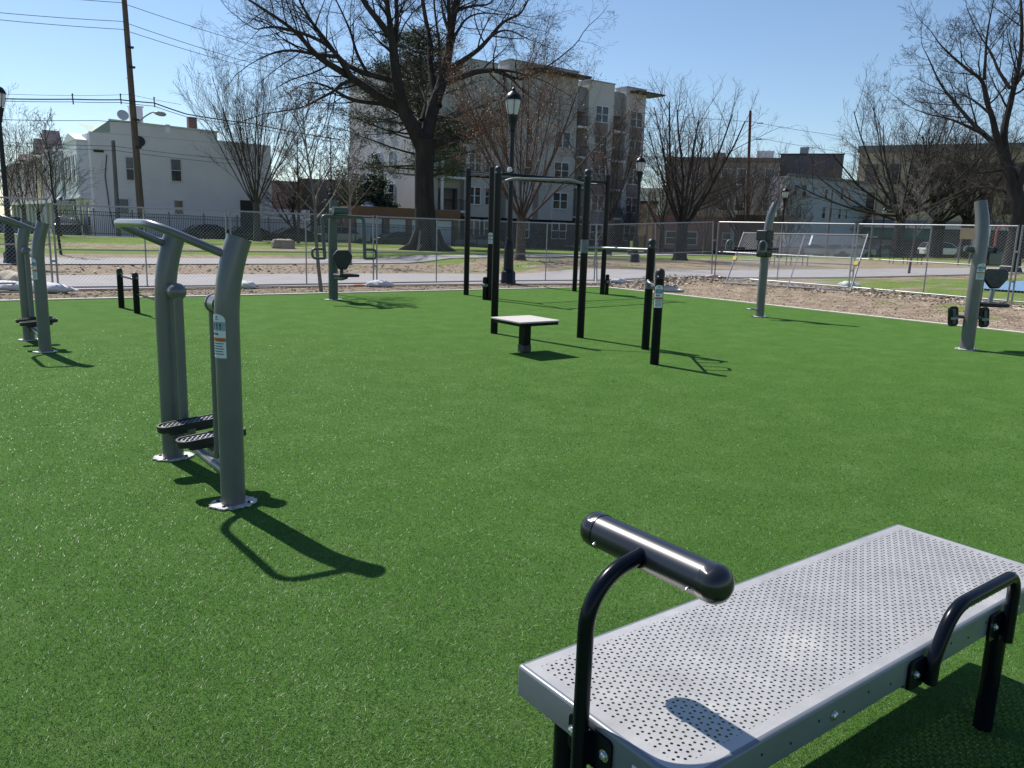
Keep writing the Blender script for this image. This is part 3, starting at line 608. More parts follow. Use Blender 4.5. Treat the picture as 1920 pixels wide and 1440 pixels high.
pad = [(x*.88, z*.86) for x, z in ((-.07, -.19), (.09, -.19), (.225, -.01), (.215, .12), (.15, .165), (-.15, .165), (-.215, .12), (-.225, -.01))]
mb = MB(); mb.prism([(x, z) for x, z in pad], -.02, .03, Mq); bk = mb.build('backrest', BLACKM, t, bevel=.02, seg=3)
mb = MB(); mb.prism([(x*.86, z*.86-.0) for x, z in pad], -.030, -.019, Mq); mb.build('pad_cover', mat('worn_black_vinyl', (.055, .055, .065), .55, 0, .3, 8), bk, bevel=.008)
mb = MB(); mb.tube([pp(.46, .36, .93), pp(.43, .34, .70)], .038, 14); mb.build('backrest_stem', GALV, t)
mb = MB(); Ms = Matrix.Translation(pp(.36, .22, 0)) @ Matrix.Rotation(R(-40), 4, 'Z'); mb.prism(rrect(-.24, .24, -.2, .2, (.07,)*4), .665, .72, Ms); mb.build('seat', BLACKM, t, bevel=.018, seg=3)
mb = MB(); mb.tube([pp(-.22, .06, .50), pp(.22, .06, .49)], .026, 12); mb.build('foot_bar', OLIVE, t)
for rx in (-.23, .24):
    Mp = Matrix.Translation(pp(rx, .08, .50)) @ Matrix(((RT.x, 0, BK.x, 0), (RT.y, 0, BK.y, 0), (0, 1, 0, 0), (0, 0, 0, 1))) @ Matrix.Rotation(R(6), 4, 'Z')
    mb = MB(); mb.prism(rrect(-.078, .078, -.158, .158, (.055,)*4), -.015, .02, Mp); fp = mb.build('foot_plate', BLACKM, t, bevel=.01)
    mb = MB(); mb.prism(rrect(-.02, .02, -.11, .11, (.01,)*4), -.05, -.016, Mp); mb.build('plate_bracket', OLIVE, fp); mb = MB(); mb.prism(rrect(-.055, .055, -.045, -.01, (.005,)*4), -.054, -.0505, Mp); mb.build('plate_clip', GALV, fp)
sticker(t, .10, (0, 0, 0), R(-118), .15, 1.09, 1.33, 1)
# ================================================================== TEMPORARY CHAIN LINK FENCE
def wires(mb, w, h, z0, pitch=.080, r=.0021, back=.8):
    def seg(a, b_): mb.tube([a, b_], r if s > 0 else r*back, 3, cap=False)
    k = -h
    while k < w:
        for s in (1, -1):
            x0, x1 = k, k+h; t0 = max(0, -x0/h); t1 = min(1, (w-x0)/h)
            if t1 > t0:
                zz = (lambda t: z0+h*t) if s > 0 else (lambda t: z0+h*(1-t))
                seg((x0+h*t0, s*.003, zz(t0)), (x0+h*t1, s*.003, zz(t1)))
        k += pitch
def fence_panel(p, q, label, mids=(.5,), h=1.85, tilt=0., posts=True, grp='temporary chain-link fence panels around the turf'):
    p = Vector(p); q = Vector(q); w = (q-p).length; d = (q-p); rz = math.atan2(d.y, d.x)
    t = thing('fence_panel', p, label, 'fence panel', grp, rz)
    sl = math.atan2(d.z, math.hypot(d.x, d.y)); t.rotation_euler = (R(tilt), -sl, rz)
    mb = MB(); mb.tube([(0, 0, .03), (0, 0, h)], .021, 10); mb.build('post', GALV, t)
    mb = MB(); mb.tube([(w, 0, .03), (w, 0, h)], .021, 10); mb.build('post', GALV, t)
    for z, nme in ((.06, 'bottom_rail'), (h-.03, 'top_rail'), (h*.47, 'middle_rail')):
        mb = MB(); mb.tube([(0, 0, z), (w, 0, z)], .019 if nme != 'middle_rail' else .015, 8); mb.build(nme, GALV, t)
    for f in mids:
        mb = MB(); mb.tube([(w*f, .012, .06), (w*f, .012, h-.03)], .017, 8); mb.build('middle_post', GALV, t)
    mb = MB(); wires(mb, w, h-.1, .06, back=.8 if p.x < 5 else .5, r=.0021 if p.x < 5 else .0025); mb.build('chain_link_mesh', WIRE, t)
    if posts:
        mb = MB()
        for z in (.5, 1.2): mb.box(w-.01, w+.09, -.035, .035, z, z+.05)
        mb.build('clamp', GALV, t)
    return t
fp = [(-5.2, 19.95), (-1.35, 19.9), (2.50, 19.85), (6.15, 19.55), (10.05, 19.62), (13.95, 19.68), (17.75, 19.25), (21.25, 17.35), (21.45, 12.6), (21.05, 8.25), (20.7, 4.3), (20.3, .4)]
lb = ['chain-link panel cut by the left picture edge, its top rail higher than the next', 'chain-link panel behind the left walking machine', 'chain-link panel behind the nearest walking machine',
      'chain-link panel behind the green-grey press machine', 'chain-link panel left of the iron lamp post', 'chain-link panel behind the overhead ladder', 'chain-link panel between the ladder and the corner of the fence',
      'chain-link panel behind the leaning panel', 'chain-link panel with a bright top rail right of the leaning panel', 'chain-link panel at the right picture edge', 'chain-link panel beyond the seated leg press']
for i in range(len(fp)-1):
    a, c = fp[i], fp[i+1]; dz = {1: .10}.get(i, 0); e = Vector((c[0]-a[0], c[1]-a[1], 0)).normalized()*.05
    fence_panel((a[0]+e.x, a[1]+e.y, zg(*a)+.02+dz), (c[0]-e.x, c[1]-e.y, zg(*c)+.02+dz), lb[i], mids=(.5,))
# leaning panel
t = fence_panel((19.70, 15.60, zg(19.7, 15.6)), (20.45, 12.0, zg(20.45, 12.0)), 'loose chain-link panel leaning against the fence near the hand cycle machine', mids=(.52,), tilt=-32, posts=False)
mb = MB(); mb.box(2.12, 2.17, -.012, .012, 1.45, 1.78); mb.build('hanging_strap', WHITE, t)
YEL = mat('yellow_tape', (.55, .42, .08), .6, 0, .1, 9)
for x in (.0, 3.6):
    mb = MB(); mb.box(x-.05, x+.07, -.03, .03, .84, .97); mb.build('yellow_tape', YEL, t, bevel=.01)
# sandbags
SACK = mat('white_sandbag', (.58, .58, .60), .8, 0, .12, 6, bump=.5, bscale=40)
def sandbag(x, y, L, Wd, hh, rz, label, m_=SACK, seed=1):
    rr = random.Random(seed); mb = MB(); nu, nv = 22, 14; vs = []; ph = [rr.uniform(0, 6) for _ in range(6)]
    for i in range(nu+1):
        u = i/nu; s = max(.04, math.sin(math.pi*u)**.55); x_ = (u-.5)*L*(1 if .06 < u < .94 else 1.12)
        if u < .08 or u > .92: s = max(s*.7, .3 if u in (0, 1) else .25)
        for j in range(nv):
            a = 2*math.pi*j/nv; wr = 1+.10*math.sin(3*a+ph[0]+u*9)+.07*math.sin(7*u*3+ph[1])+.05*math.sin(5*a-u*14+ph[2])
            vs.append((x_, math.cos(a)*Wd/2*s*wr, max(0, hh*.42+math.sin(a)*hh*.55*s*wr) if u not in (0, 1) else hh*.3+math.sin(a)*.02))
    mb.add(vs, [(i*nv+j, i*nv+(j+1) % nv, (i+1)*nv+(j+1) % nv, (i+1)*nv+j) for i in range(nu) for j in range(nv)]+[tuple(range(nv-1, -1, -1)), tuple(nu*nv+j for j in range(nv))])
    o = mb.build('sandbag', m_); o.location = (x, y, zg(x, y)-.005); o.rotation_euler = (0, 0, rz); tag(o, label, 'sandbag', 'sandbags weighing down the fence')
bags = [((72, 548), 1.5, .40, .24, -30, 'long grey-shadowed sandbag right of the left walking machine at the fence foot'), ((18, 545), 1.3, .5, .22, -25, 'white sandbag lying low at the left picture edge'), ((22, 532), 1.3, .5, .30, -35, 'dirty tan and white sandbag on top of the pile at the left picture edge'),
        ((458, 541), .55, .36, .20, 10, 'small white sandbag showing right of the nearest walking machine'), ((712, 538), .62, .34, .20, 5, 'white sandbag by the press machine with a seam across it'),
        ((1160, 533), .5, .32, .18, -5, 'white sandbag right of the right ladder posts'), ((1338, 524), .5, .3, .16, -20, 'pinkish sandbag on the leafy mound left of the leaning panel'), ((1592, 540), .55, .3, .20, -50, 'white sandbag behind the right foot of the leaning panel')]
for i, (px, L, w_, h_, a, lab) in enumerate(bags):
    z = .2 if px[0] > 1300 else 0; p = G(px[0], px[1], z); sandbag(p.x, p.y, L*1.1, w_, h_, R(a-15), lab, mat('dusty_sandbag', (.42, .36, .28), .85, 0, .4, 3, bump=.5, bscale=30) if i == 2 else (mat('pink_sandbag', (.52, .40, .36), .85, 0, .2, 3) if i == 6 else SACK), i)
p = G(667, 537); mb = MB(); mb.box(-.28, .28, -.05, .05, 0, .03); mb.box(-.05, .2, -.09, .09, .0, .05); o = mb.build('orange_clamp', mat('orange_paint', (.50, .13, .05), .6, 0, .2, 12), bevel=.012); o.location = p; tag(o, 'small orange fence foot lying on the soil beside the press machine', 'fence foot')

# ================================================================== LAMP POSTS
IRON = mat('dark_iron', (.0065, .0075, .011), .38, 0, .1, 6, spec=.3)
FROST = bpy.data.materials.new('frosted_globe'); FROST.use_nodes = True; b = FROST.node_tree.nodes['Principled BSDF']; b.inputs['Base Color'].default_value = (.62, .64, .66, 1); b.inputs['Roughness'].default_value = .25; b.inputs['Transmission Weight'].default_value = .25
def lamp_post(loc, h, label, camera=False):
    t = thing('lamp_post', loc, label, 'lamp post', 'black acorn lamp posts in the park')
    mb = MB(); mb.lathe([(.235, 0), (.235, .10), (.215, .13), (.215, .34), (.19, .38), (.155, .42), (.15, .50)], n=8); mb.lathe([(.15, .5), (.145, .95), (.13, 1.20), (.10, 1.27), (.085, 1.34)], n=16); bs = mb.build('base', IRON, t)
    mb = MB(); mb.lathe([(.082, 1.33), (.062, h-1.25)], n=16); mb.build('shaft', IRON, t)
    z = h-1.25
    mb = MB(); mb.lathe([(.07, z), (.095, z+.04), (.085, z+.08), (.13, z+.30), (.155, z+.40), (.155, z+.46), (.12, z+.47)], n=18); mb.build('fitter', IRON, t)
    mb = MB(); mb.lathe([(.10, z+.47), (.15, z+.50), (.185, z+.62), (.215, z+.78), (.225, z+.88), (.2, z+.90)], n=24); gl = mb.build('globe', FROST, t)
    mb = MB()
    for k in range(6):
        a = 2*math.pi*k/6; mb.tube([(r_*math.cos(a), r_*math.sin(a), z_) for r_, z_ in ((.15, z+.46), (.19, z+.60), (.228, z+.76), (.24, z+.89))], .009, 6)
    mb.build('cage_rib', IRON, gl)
    mb = MB(); mb.lathe([(.25, z+.885), (.25, z+.92), (.235, z+.97), (.18, z+1.06), (.09, z+1.11), (.08, z+1.13), (.045, z+1.14), (.04, z+1.17), (.055, z+1.19), (.03, z+1.23), (.001, z+1.25)], n=24); mb.build('hood', IRON, t)
    if camera:
        mb = MB(); mb.lathe([(.001, -.07), (.07, -.05), (.075, .0), (.05, .06), (.001, .07)], (-.10, -.06, 3.32), 14); mb.build('sensor_ball', TRIM, t)
        mb = MB(); mb.lathe([(.0, -.05), (.05, -.03), (.05, .03), (.0, .05)], (-.16, -.10, 1.33), 10); mb.build('socket_cover', BLACKM, t)
    return t
lamp_post((14.32, 19.36, 0), 5.62, 'black lamp post with a frosted acorn globe behind the overhead ladder', True)
p = G(22, 495); lamp_post((p.x, p.y, 0), 5.68, 'black acorn lamp post cut by the left picture edge')
for px, d, lab in (((1202, 290), 40, 'black acorn lamp post half hidden by branches right of the large apartment block'), ((1474, 350), 62, 'small distant black lamp post in front of the pale blue house'), ((1660, 388), 95, 'farthest black lamp post, in front of the tan brick building')):
    p = atD(*px, d); lamp_post((p.x, p.y, zg(p.x, p.y)), p.z-zg(p.x, p.y), lab)

# ================================================================== IRON FENCE, POLES, WIRES
t = thing('iron_fence', (8, 62, 0), 'black iron picket fence along the far side of the lawn', 'fence')
xs_ = [i*2.44 for i in range(24)]
for x in xs_:
    mb = MB(); z = zg(x+8, 62); mb.box(x-.035, x+.035, -.035, .035, z-.1, z+1.78); mb.lathe([(.05, z+1.78), (.045, z+1.82), (.03, z+1.84), (.045, z+1.88), (.001, z+1.93)], (x, 0, 0), 8); mb.build('post', IRON, t)
for x in xs_[:-1]:
    mb = MB()
    for k in range(1, 20):
        xx = x+2.44*k/20; z = zg(xx+8, 62); mb.box(xx-.016, xx+.016, -.016, .016, z+.08, z+1.70)
    for zz in (.22, 1.45, 1.68): 
        za, zb = zg(x+8, 62)+zz, zg(x+2.44+8, 62)+zz; mb.tube([(x, 0, za), (x+2.44, 0, zb)], .028, 4)
    mb.build('picket_panel', IRON, t)
WOOD = mat('weathered_pole_wood', (.125, .092, .075), .9, 0, .3, 2, bump=.6, bscale=8, stretch=(4, 4, .3))
WOODG = mat('grey_pole_wood', (.15, .14, .15), .9, 0, .3, 2, bump=.5, bscale=8, stretch=(4, 4, .3))
WIREB = mat('black_cable', (.035, .04, .05), .6, 0, .1, 4)
up = onY(268, 440, 63.5); ut = onY(231, -25, 63.5)
t = thing('utility_pole', (up.x, 63.5, 0), 'tall brown wooden utility pole with a street light arm in front of the white house', 'utility pole')
dx = ut.x-up.x-.0
mb = MB(); mb.tube([(0, 0, -.6), (dx*.5, 0, ut.z*.5), (dx, 0, ut.z)], [.27, .22, .17], 14); mb.build('pole', WOOD, t)
a0 = onY(252, 236, 63.5)-Vector((up.x, 63.5, 0)); a1 = onY(292, 212, 62.5)-Vector((up.x, 63.5, 0)); a2 = onY(305, 214, 62.5)-Vector((up.x, 63.5, 0))
mb = MB(); mb.tube(rounded([a0, (a0+a1)/2+Vector((0, 0, .22)), a1+Vector((-.2, 0, .05)), a1], .8, 5), .045, 8); ar = mb.build('light_arm', GALV, t)
mb = MB(); Ml = (a2-a1).to_track_quat('Z', 'Y').to_matrix(); mb.lathe([(.06, -.1), (.13, .05), (.17, .3), (.15, .55), (.05, .7)], a1, 14, Ml); mb.build('light_head', mat('street_light_grey', (.40, .38, .36), .5, 0, .1), ar)
for zf in (6.5, 8.4, 11.9, 13.2): 
    f = zf/ut.z; mb = MB(); mb.box(dx*f-.1, dx*f+.32, -.3, .05, zf-.06, zf+.06); mb.build('insulator', BLACKM, t)
p2 = onY(222, 430, 66.); p2t = onY(212, 264, 66.)
t = thing('wooden_post', (p2.x, 66, 0), 'shorter grey wooden pole left of the tall utility pole', 'pole'); mb = MB(); mb.tube([(0, 0, -.6), (p2t.x-p2.x, 0, p2t.z)], [.17, .13], 12); mb.build('pole', WOODG, t)
mb = MB(); mb.lathe([(.14, p2t.z), (.12, p2t.z+.03), (.001, p2t.z+.05)], (p2t.x-p2.x, 0, 0), 12); mb.build('pole_cap', WOODG, t)
def cable(pts, label, r=.022, grp='overhead cables along the far street'):
    P = []
    for (a, c, sag) in zip(pts[:-1], pts[1:], [0]*9):
        a3, c3 = Vector(a), Vector(c); s = (c3-a3).length*.012
        for k in range(12): t_ = k/12; q = a3.lerp(c3, t_); q.z -= 4*s*t_*(1-t_)*.6; P.append(q)
    P.append(Vector(pts[-1])); mb = MB(); mb.tube(P, r, 4); o = mb.build('overhead_cable', WIREB); tag(o, label, 'cable', grp)
Y1 = 63.3
cable([onY(-60, 18, Y1), onY(228, 40, Y1), onY(450, 112, 66), onY(800, 190, 70)], 'upper thin cable of the pair crossing the sky to the tall pole')
cable([onY(-60, 31, Y1), onY(229, 55, Y1), onY(450, 122, 66), onY(800, 200, 70)], 'lower thin cable of the pair crossing the sky to the tall pole')
cable([onY(-60, -22, Y1), onY(227, 5, Y1), onY(470, 83, 66), onY(800, 170, 70)], 'topmost cable near the upper left picture edge')
cable([onY(-60, 183, 63.2), onY(136, 186, 63.2), onY(226, 187, 63.2), onY(289, 193, 63.4), onY(350, 214, 64), onY(474, 232, 65), onY(640, 262, 68)], 'thick bundled cable carried on spacers left of the tall pole', .05)
cable([onY(-60, 187, 63.2), onY(136, 191, 63.2), onY(226, 192, 63.2), onY(289, 199, 63.4), onY(350, 219, 64), onY(474, 238, 65), onY(640, 268, 68)], 'thin cable hung just under the thick bundled cable', .025)
cable([onY(-60, 173, 63.2), onY(136, 179, 63.2), onY(243, 177, 63.2), onY(340, 196, 65)], 'thin cable just above the thick bundled cable', .015)
cable([onY(-60, 222, 63.2), onY(180, 226, 63.2), onY(246, 229, 63.3)], 'cable at the height of the white house roof', .025)
for px, lab in ((136, 'left cable spacer on the thick bundled cable'), (226, 'middle cable spacer beside the tall pole'), (289, 'right cable spacer past the tall pole')):
    c = onY(px, 186 if px < 250 else 192, 63.1); mb = MB(); mb.tube([c+Vector((0, 0, .33)), c+Vector((.03, 0, -.33))], .04, 6); mb.tube([c+Vector((-.03, 0, .33)), c+Vector((.06, 0, .3))], .06, 6); o = mb.build('cable_spacer', BLACKM); tag(o, lab, 'cable spacer')
cable([onY(-60, 262, 65.8), onY(215, 274, 65.8), onY(470, 302, 67)], 'cable crossing the white house wall above its upper windows', .02)
cable([onY(-60, 268, 65.8), onY(215, 282, 65.8), onY(470, 310, 67)], 'lower cable crossing the white house wall', .02)
rp = atD(1405, 400, 95); rt = atD(1407, 208, 95)
t = thing('utility_pole', (rp.x, rp.y, 0), 'slim reddish utility pole rising behind the bushy bare tree', 'utility pole'); mb = MB(); mb.tube([(0, 0, -.8), (rt.x-rp.x, rt.y-rp.y, rt.z)], [.2, .15], 10); mb.build('pole', mat('red_brown_pole', (.14, .05, .04), .9, 0, .2, 3), t)
for z in (rt.z-1.3, rt.z-3): 
    mb = MB(); mb.tube([(0, 0, z), (.5, -.4, z+.05)], .05, 6); mb.build('cross_bracket', BLACKM, t)
for a_, b_, c_, lab in (((1206, 211), (1409, 228), (1560, 253), 'upper cable of the slim reddish pole'), ((1206, 238), (1409, 256), (1560, 282), 'lower cable of the slim reddish pole')):
    cable([atD(*a_, 92), atD(*b_, 95), atD(*c_, 100), atD(c_[0]+330, c_[1]+60, 108)], lab, .022, 'overhead cables right of the apartment block')
for px, d, yt, lab in ((1554, 92, 355, 'thin grey pole in front of the pale blue house'), (1637, 97, 330, 'brown pole at the right end of the pale blue house'), (1214, 80, 360, 'thin pole before the yellow building')):
    p = atD(px, 420, d); q_ = atD(px, yt, d); mb = MB(); mb.tube([(0, 0, -.8), (0, 0, q_.z)], [.13, .1], 8); o = mb.build('wooden_post', WOODG); o.location = (p.x, p.y, 0); tag(o, lab, 'pole')

# ================================================================== BUILDINGS
def wquad(mb, px, Y, off=0.):
    """box on a wall plane y=Y from a pixel rectangle"""
def windowY(parent, xa, xb, za, zb, Y, style='white', depth=.06, blind=0., name='window', panes=1):
    """window on a wall that faces -Y: proud trim frame, recessed pane, sash bar"""
    fr = TRIM if style == 'white' else MATS.get(style) or TRIM
    mb = MB(); w = .09
    mb.box(xa-w, xa, Y-depth, Y+.02, za-w, zb+w); mb.box(xb, xb+w, Y-depth, Y+.02, za-w, zb+w); mb.box(xa, xb, Y-depth, Y+.02, zb, zb+w); mb.box(xa-.03, xb+.03, Y-depth-.05, Y+.02, za-w, za)
    zm = (za+zb)/2
    for k in range(panes):
        x0 = xa+(xb-xa)*k/panes; x1 = xa+(xb-xa)*(k+1)/panes
        if k: mb.box(x0-.07, x0+.07, Y-depth+.01, Y, za, zb)
        mb.box(x0+(.07 if k else 0), x1-(.07 if k < panes-1 else 0), Y-.035, Y, zm-.03, zm+.03)
    o = mb.build(name, fr, parent, smooth=False)
    mb = MB(); mb.box(xa, xb, Y-.012, Y+.01, za, zb); mb.build('pane', GLASS, o, smooth=False)
    if blind:
        mb = MB(); mb.box(xa+.02, xb-.02, Y-.018, Y-.0125, zb-(zb-za)*blind, zb-.02); mb.build('blind', GLASSL, o, smooth=False)
    return o
def winpx(parent, x0, y0, x1, y1, Y, off, **k):
    a = onY(x0, y1, Y); c = onY(x1, y0, Y); o = parent.location
    return windowY(parent, a.x-o.x, c.x-o.x, min(a.z, c.z), max(a.z, c.z), Y-o.y-off, **k)
# white corner house: long side wall faces the park
SIDING = bpy.data.materials.new('white_siding'); SIDING.use_nodes = True; m = SIDING; n = m.node_tree.nodes; l = m.node_tree.links; b = n['Principled BSDF']; b.inputs['Roughness'].default_value = .7
tc = n.new('ShaderNodeTexCoord'); sp = n.new('ShaderNodeSeparateXYZ'); l.new(tc.outputs['Object'], sp.inputs[0])
fr_ = math_('FRACT', math_('MULTIPLY', sp.outputs[2], 5.2), 0); bp = n.new('ShaderNodeBump'); bp.inputs['Strength'].default_value = .7; bp.inputs['Distance'].default_value = .03; l.new(fr_, bp.inputs['Height']); l.new(bp.outputs[0], b.inputs['Normal'])
l.new(ramp(noise(.35, 6, .6), [(.3, (.68,.645,.68)), (.6, (.76,.725,.75)), (.8, (.80,.77,.79))]), b.inputs['Base Color'])
HX0, HX1, HY_ = 11.84, 25.9, 70.
t = thing('white_house', (HX0, HY_, 0), 'long white two-storey house with a flat roof at the left', 'house')
Z = lambda px, py: onY(px, py, HY_).z
mb = MB(); w1 = 21.4-HX0; w2 = HX1-HX0
zs = [(0, Z(167, 248)), (1.45, Z(205, 248)), (1.45, Z(205, 226)), (w1, Z(420, 250)), (w1, Z(420, 264)), (w2, Z(505, 273))]
poly = [(0, -1.2)]+zs+[(w2, -1.2)]
mb.prism([(x, -z) for x, z in poly][::-1], 0.0, 9.0, Matrix(((1, 0, 0, 0), (0, 0, 1, 0), (0, -1, 0, 0), (0, 0, 0, 1)))); mb.build('wall', SIDING, t, smooth=False)
mb = MB(); z0, z1 = Z(205, 226), Z(420, 250); mb.add([(1.4, -.12, z0), (w1+.1, -.12, z1), (w1+.1, .2, z1), (1.4, .2, z0), (1.4, -.12, z0+.12), (w1+.1, -.12, z1+.12), (w1+.1, .2, z1+.12), (1.4, .2, z0+.12)], [(0,3,2,1),(4,5,6,7),(0,1,5,4),(1,2,6,5),(2,3,7,6),(3,0,4,7)]); mb.build('roof_edge', TRIM, t, smooth=False)
mb = MB(); mb.add([(.1, -.02, zs[0][1]), (1.43, -.02, zs[1][1]), (1.43, -.02, zs[2][1]+.02), (.1, 6, zs[0][1]+1.2), (1.43, 6, zs[2][1]+.05)], [(0,1,2),(0,2,4,3)]); mb.build('green_roof_side', mat('pale_green_siding', (.33, .42, .36), .7, 0, .08, 3), t, smooth=False)
mb = MB(); mb.box(0, w1, -.03, -.001, Z(300, 252)-.3, Z(300, 252)-.24); mb.build('wall_moulding', TRIM, t, smooth=False)
for x0, y0, x1, y1, bl in ((238, 296, 249, 337, .45), (322, 300, 338, 339, .45), (224, 374, 240, 400, .95), (328, 377, 342, 401, 0)): winpx(t, x0, y0, x1, y1, HY_, 0, blind=bl)
a = onY(450, 375, HY_); c = onY(482, 436, HY_); mb = MB(); mb.box(a.x-HX0, c.x-HX0, -.03, .01, -.6, a.z); mb.build('dark_doorway', mat('dark_door', (.02, .022, .03), .5, 0, .2), t, smooth=False)
mb = MB(); mb.tube([onY(200, 290, 69.96)-t.location, onY(197, 330, 69.96)-t.location, onY(206, 395, 69.96)-t.location, onY(214, 428, 69.96)-t.location], .035, 6); mb.build('service_cable', WIREB, t)
q = onY(185, 283, 69.9)-t.location; mb = MB(); mb.box(q.x-.35, q.x+.35, -.12, -.001, q.z-.09, q.z+.09); mb.build('service_bracket', BLACKM, t)
q = onY(315, 241, 69.9)-t.location; mb = MB(); mb.box(q.x-.18, q.x+.18, -.06, -.001, q.z-.32, q.z+.32); mb.build('wall_vent', mat('bright_white_vent', (.85, .86, .88), .6, 0, .03), t)
q = onY(262, 265, 69.9)-t.location; mb = MB(); mb.lathe([(.42, -.12), (.40, -.001)], (0, 0, 0), 16, Matrix.Rotation(R(90), 3, 'X')); o = mb.build('round_vent', MATS['dark_door'] if 'dark_door' in MATS else BLACKM, t); o.location = q
a = onY(521, 400, HY_); mb = MB(); mb.box(w2-.001, w2+3.6, .3, 7, -1.2, Z(540, 392)); mb.build('low_wing', SIDING, t, smooth=False)
# street front of the house (faces -X): projecting bay and door level
mb = MB(); mb.box(-.75, -.001, 1.2, 7.6, 3.1, 7.35); mb.box(-.85, -.001, 1.1, 7.7, 2.95, 3.1); by_ = mb.build('bay', mat('white_clapboard', (.66, .66, .70), .6, 0, .05, 3, bump=.2, bscale=6, stretch=(.1, .1, 4)), t, smooth=False)
mb = MB(); mb.add([(-.8, 1.1, 7.36), (-.8, 7.7, 7.36), (-.8, 4.4, 8.05), (.3, 1.1, 7.36), (.3, 7.7, 7.36), (.3, 4.4, 8.05)], [(0,2,1),(3,4,5),(0,3,5,2),(2,5,4,1),(0,1,4,3)]); mb.build('bay_gable', TRIM, by_, smooth=False)
def windowX(parent, ya, yb, za, zb, X, blind=0):
    mb = MB(); w = .09; mb.box(X-.06, X+.02, ya-w, ya, za-w, zb+w); mb.box(X-.06, X+.02, yb, yb+w, za-w, zb+w); mb.box(X-.06, X+.02, ya, yb, zb, zb+w); mb.box(X-.1, X+.02, ya-.03, yb+.03, za-w, za); mb.box(X-.035, X, ya, yb, (za+zb)/2-.03, (za+zb)/2+.03)
    o = mb.build('window', TRIM, parent, smooth=False); mb = MB(); mb.box(X-.012, X+.01, ya, yb, za, zb); mb.build('pane', GLASS, o, smooth=False); return o
for y in (1.7, 3.6, 5.6): windowX(t, y, y+1.1, 4.2, 6.2, -.751)
for y in (1.7, 4.6): windowX(t, y, y+1.3, .9, 2.6, -.001)
mb = MB(); 
a = onY(230, 217, 71); mb.lathe([(.0, 0), (.3, .03), (.43, .12)], (0, 0, 0), 18, Matrix.Rotation(R(70), 3, 'X')); o = mb.build('satellite_dish', mat('dish_grey', (.42, .44, .46), .5, 0, .1), t); o.location = a-t.location
mb = MB(); mb.tube([(0, 0, -.15), (0, .3, -.9)], .04, 6); mb.build('dish_mast', GALV, o)
a = onY(255, 225, 72); mb = MB(); mb.box(-.45, .45, -.4, .4, -1, .95); mb.box(-.52, .52, -.46, .46, .95, 1.05); o = mb.build('chimney', TRIM, t, smooth=False); o.location = a-t.location
mb = MB(); mb.tube([(-.05, 0, 1.0), (-.25, 0, 3.1), (-.55, 0, 3.12)], .035, 6); mb.build('chimney_pipe', GALV, o)
BRK = brickmat('dark_red_brick', (.13, .05, .04), (.09, .035, .03), (.14, .12, .11), .22, .075, .01)
a = onY(360, 237, 72); mb = MB(); mb.box(-.33, .33, -.3, .3, -1, .72); o = mb.build('chimney', BRK, t, smooth=False); o.location = a-t.location; tag(o, 'brown brick chimney')
# row houses further up the side street, fronts facing -X
def rowhouse(y0, y1, h, m_, label, gable=0, bay=True, x=HX0, awn=False):
    t = thing('row_house', (x, y0, 0), label, 'house', 'row houses on the side street'); w = y1-y0
    mb = MB(); mb.box(0, 9, 0, w-.02, -1.2, h); mb.build('wall', m_, t, smooth=False)
    mb = MB(); mb.box(-.35, 0, -.0, w-.03, h-.35, h+.1); mb.build('cornice', TRIM, t, smooth=False)
    if bay: mb = MB(); mb.box(-.8, -.001, .6, w-.7, 2.9, h-.36); by_ = mb.build('bay', m_, t, smooth=False)
    if gable:
        mb = MB(); c = w/2; mb.add([(-.9, c-1.5, h+.1), (-.9, c+1.5, h+.1), (-.9, c, h+.1+gable*.62), (.5, c-1.5, h+.1), (.5, c+1.5, h+.1), (.5, c, h+.1+gable*.62)], [(0,2,1),(3,4,5),(0,3,5,2),(2,5,4,1),(0,1,4,3)])
        mb.build('gable_roof', mat('slate_brown_roof', (.19, .15, .15), .8, 0, .2, 4), t, smooth=False)
    X = -.801 if bay else -.001
    for q in (.9, w-1.9): windowX(t, q, q+1.0, 4.1, 6.1, X)
    windowX(t, .8, 1.8, .9, 2.6, -.001)
    mb = MB(); mb.box(-.04, .0, w-1.9, w-.9, -.4, 2.1); mb.build('door', MATS['dark_door'], t, smooth=False)
    mb = MB(); mb.box(-1.6, 0, 0.3, w-.3, -.6, .35); mb.box(-2.3, -1.6, w-2.2, w-.7, -.6, .0); st = mb.build('porch', mat('porch_stone', (.30, .25, .22), .9, 0, .2, 3), t, smooth=False)
    mb = MB()
    for yy in (.4, w/2, w-.4): mb.tube([(-1.5, yy, .35), (-1.5, yy, 2.6)], .07, 6)
    mb.box(-1.7, 0, .2, w-.2, 2.6, 2.85); mb.build('porch_roof', TRIM, st, smooth=False)
    if awn:
        mb = MB(); mb.add([(-.01, w*.25, 3.4)]+[(-1.5*math.sin(R(a)), w*.25, 2.3+1.1*math.cos(R(a))) for a in (0, 25, 50, 75, 90)]+[(-.01, w*.25+1.8, 3.4)]+[(-1.5*math.sin(R(a)), w*.25+1.8, 2.3+1.1*math.cos(R(a))) for a in (0, 25, 50, 75, 90)], [(i, i+1, i+7, i+6) for i in range(5)]); mb.build('awning', mat('pale_green_awning', (.48, .55, .42), .7, 0, .05), t)
    return t
rowhouse(78.2, 84.6, 7.2, mat('pale_blue_wall', (.36, .43, .47), .8, 0, .08, 1), 'pale blue row house next to the white corner house', 0, awn=True)
rowhouse(84.6, 91, 7.6, mat('lilac_grey_wall', (.40, .38, .42), .8, 0, .08, 1), 'lilac-grey row house with a brown gable', 2.6)
rowhouse(91, 97.4, 7.4, mat('sandy_yellow_wall', (.42, .34, .22), .8, 0, .08, 1), 'sandy yellow row house with a brown gable', 2.4)
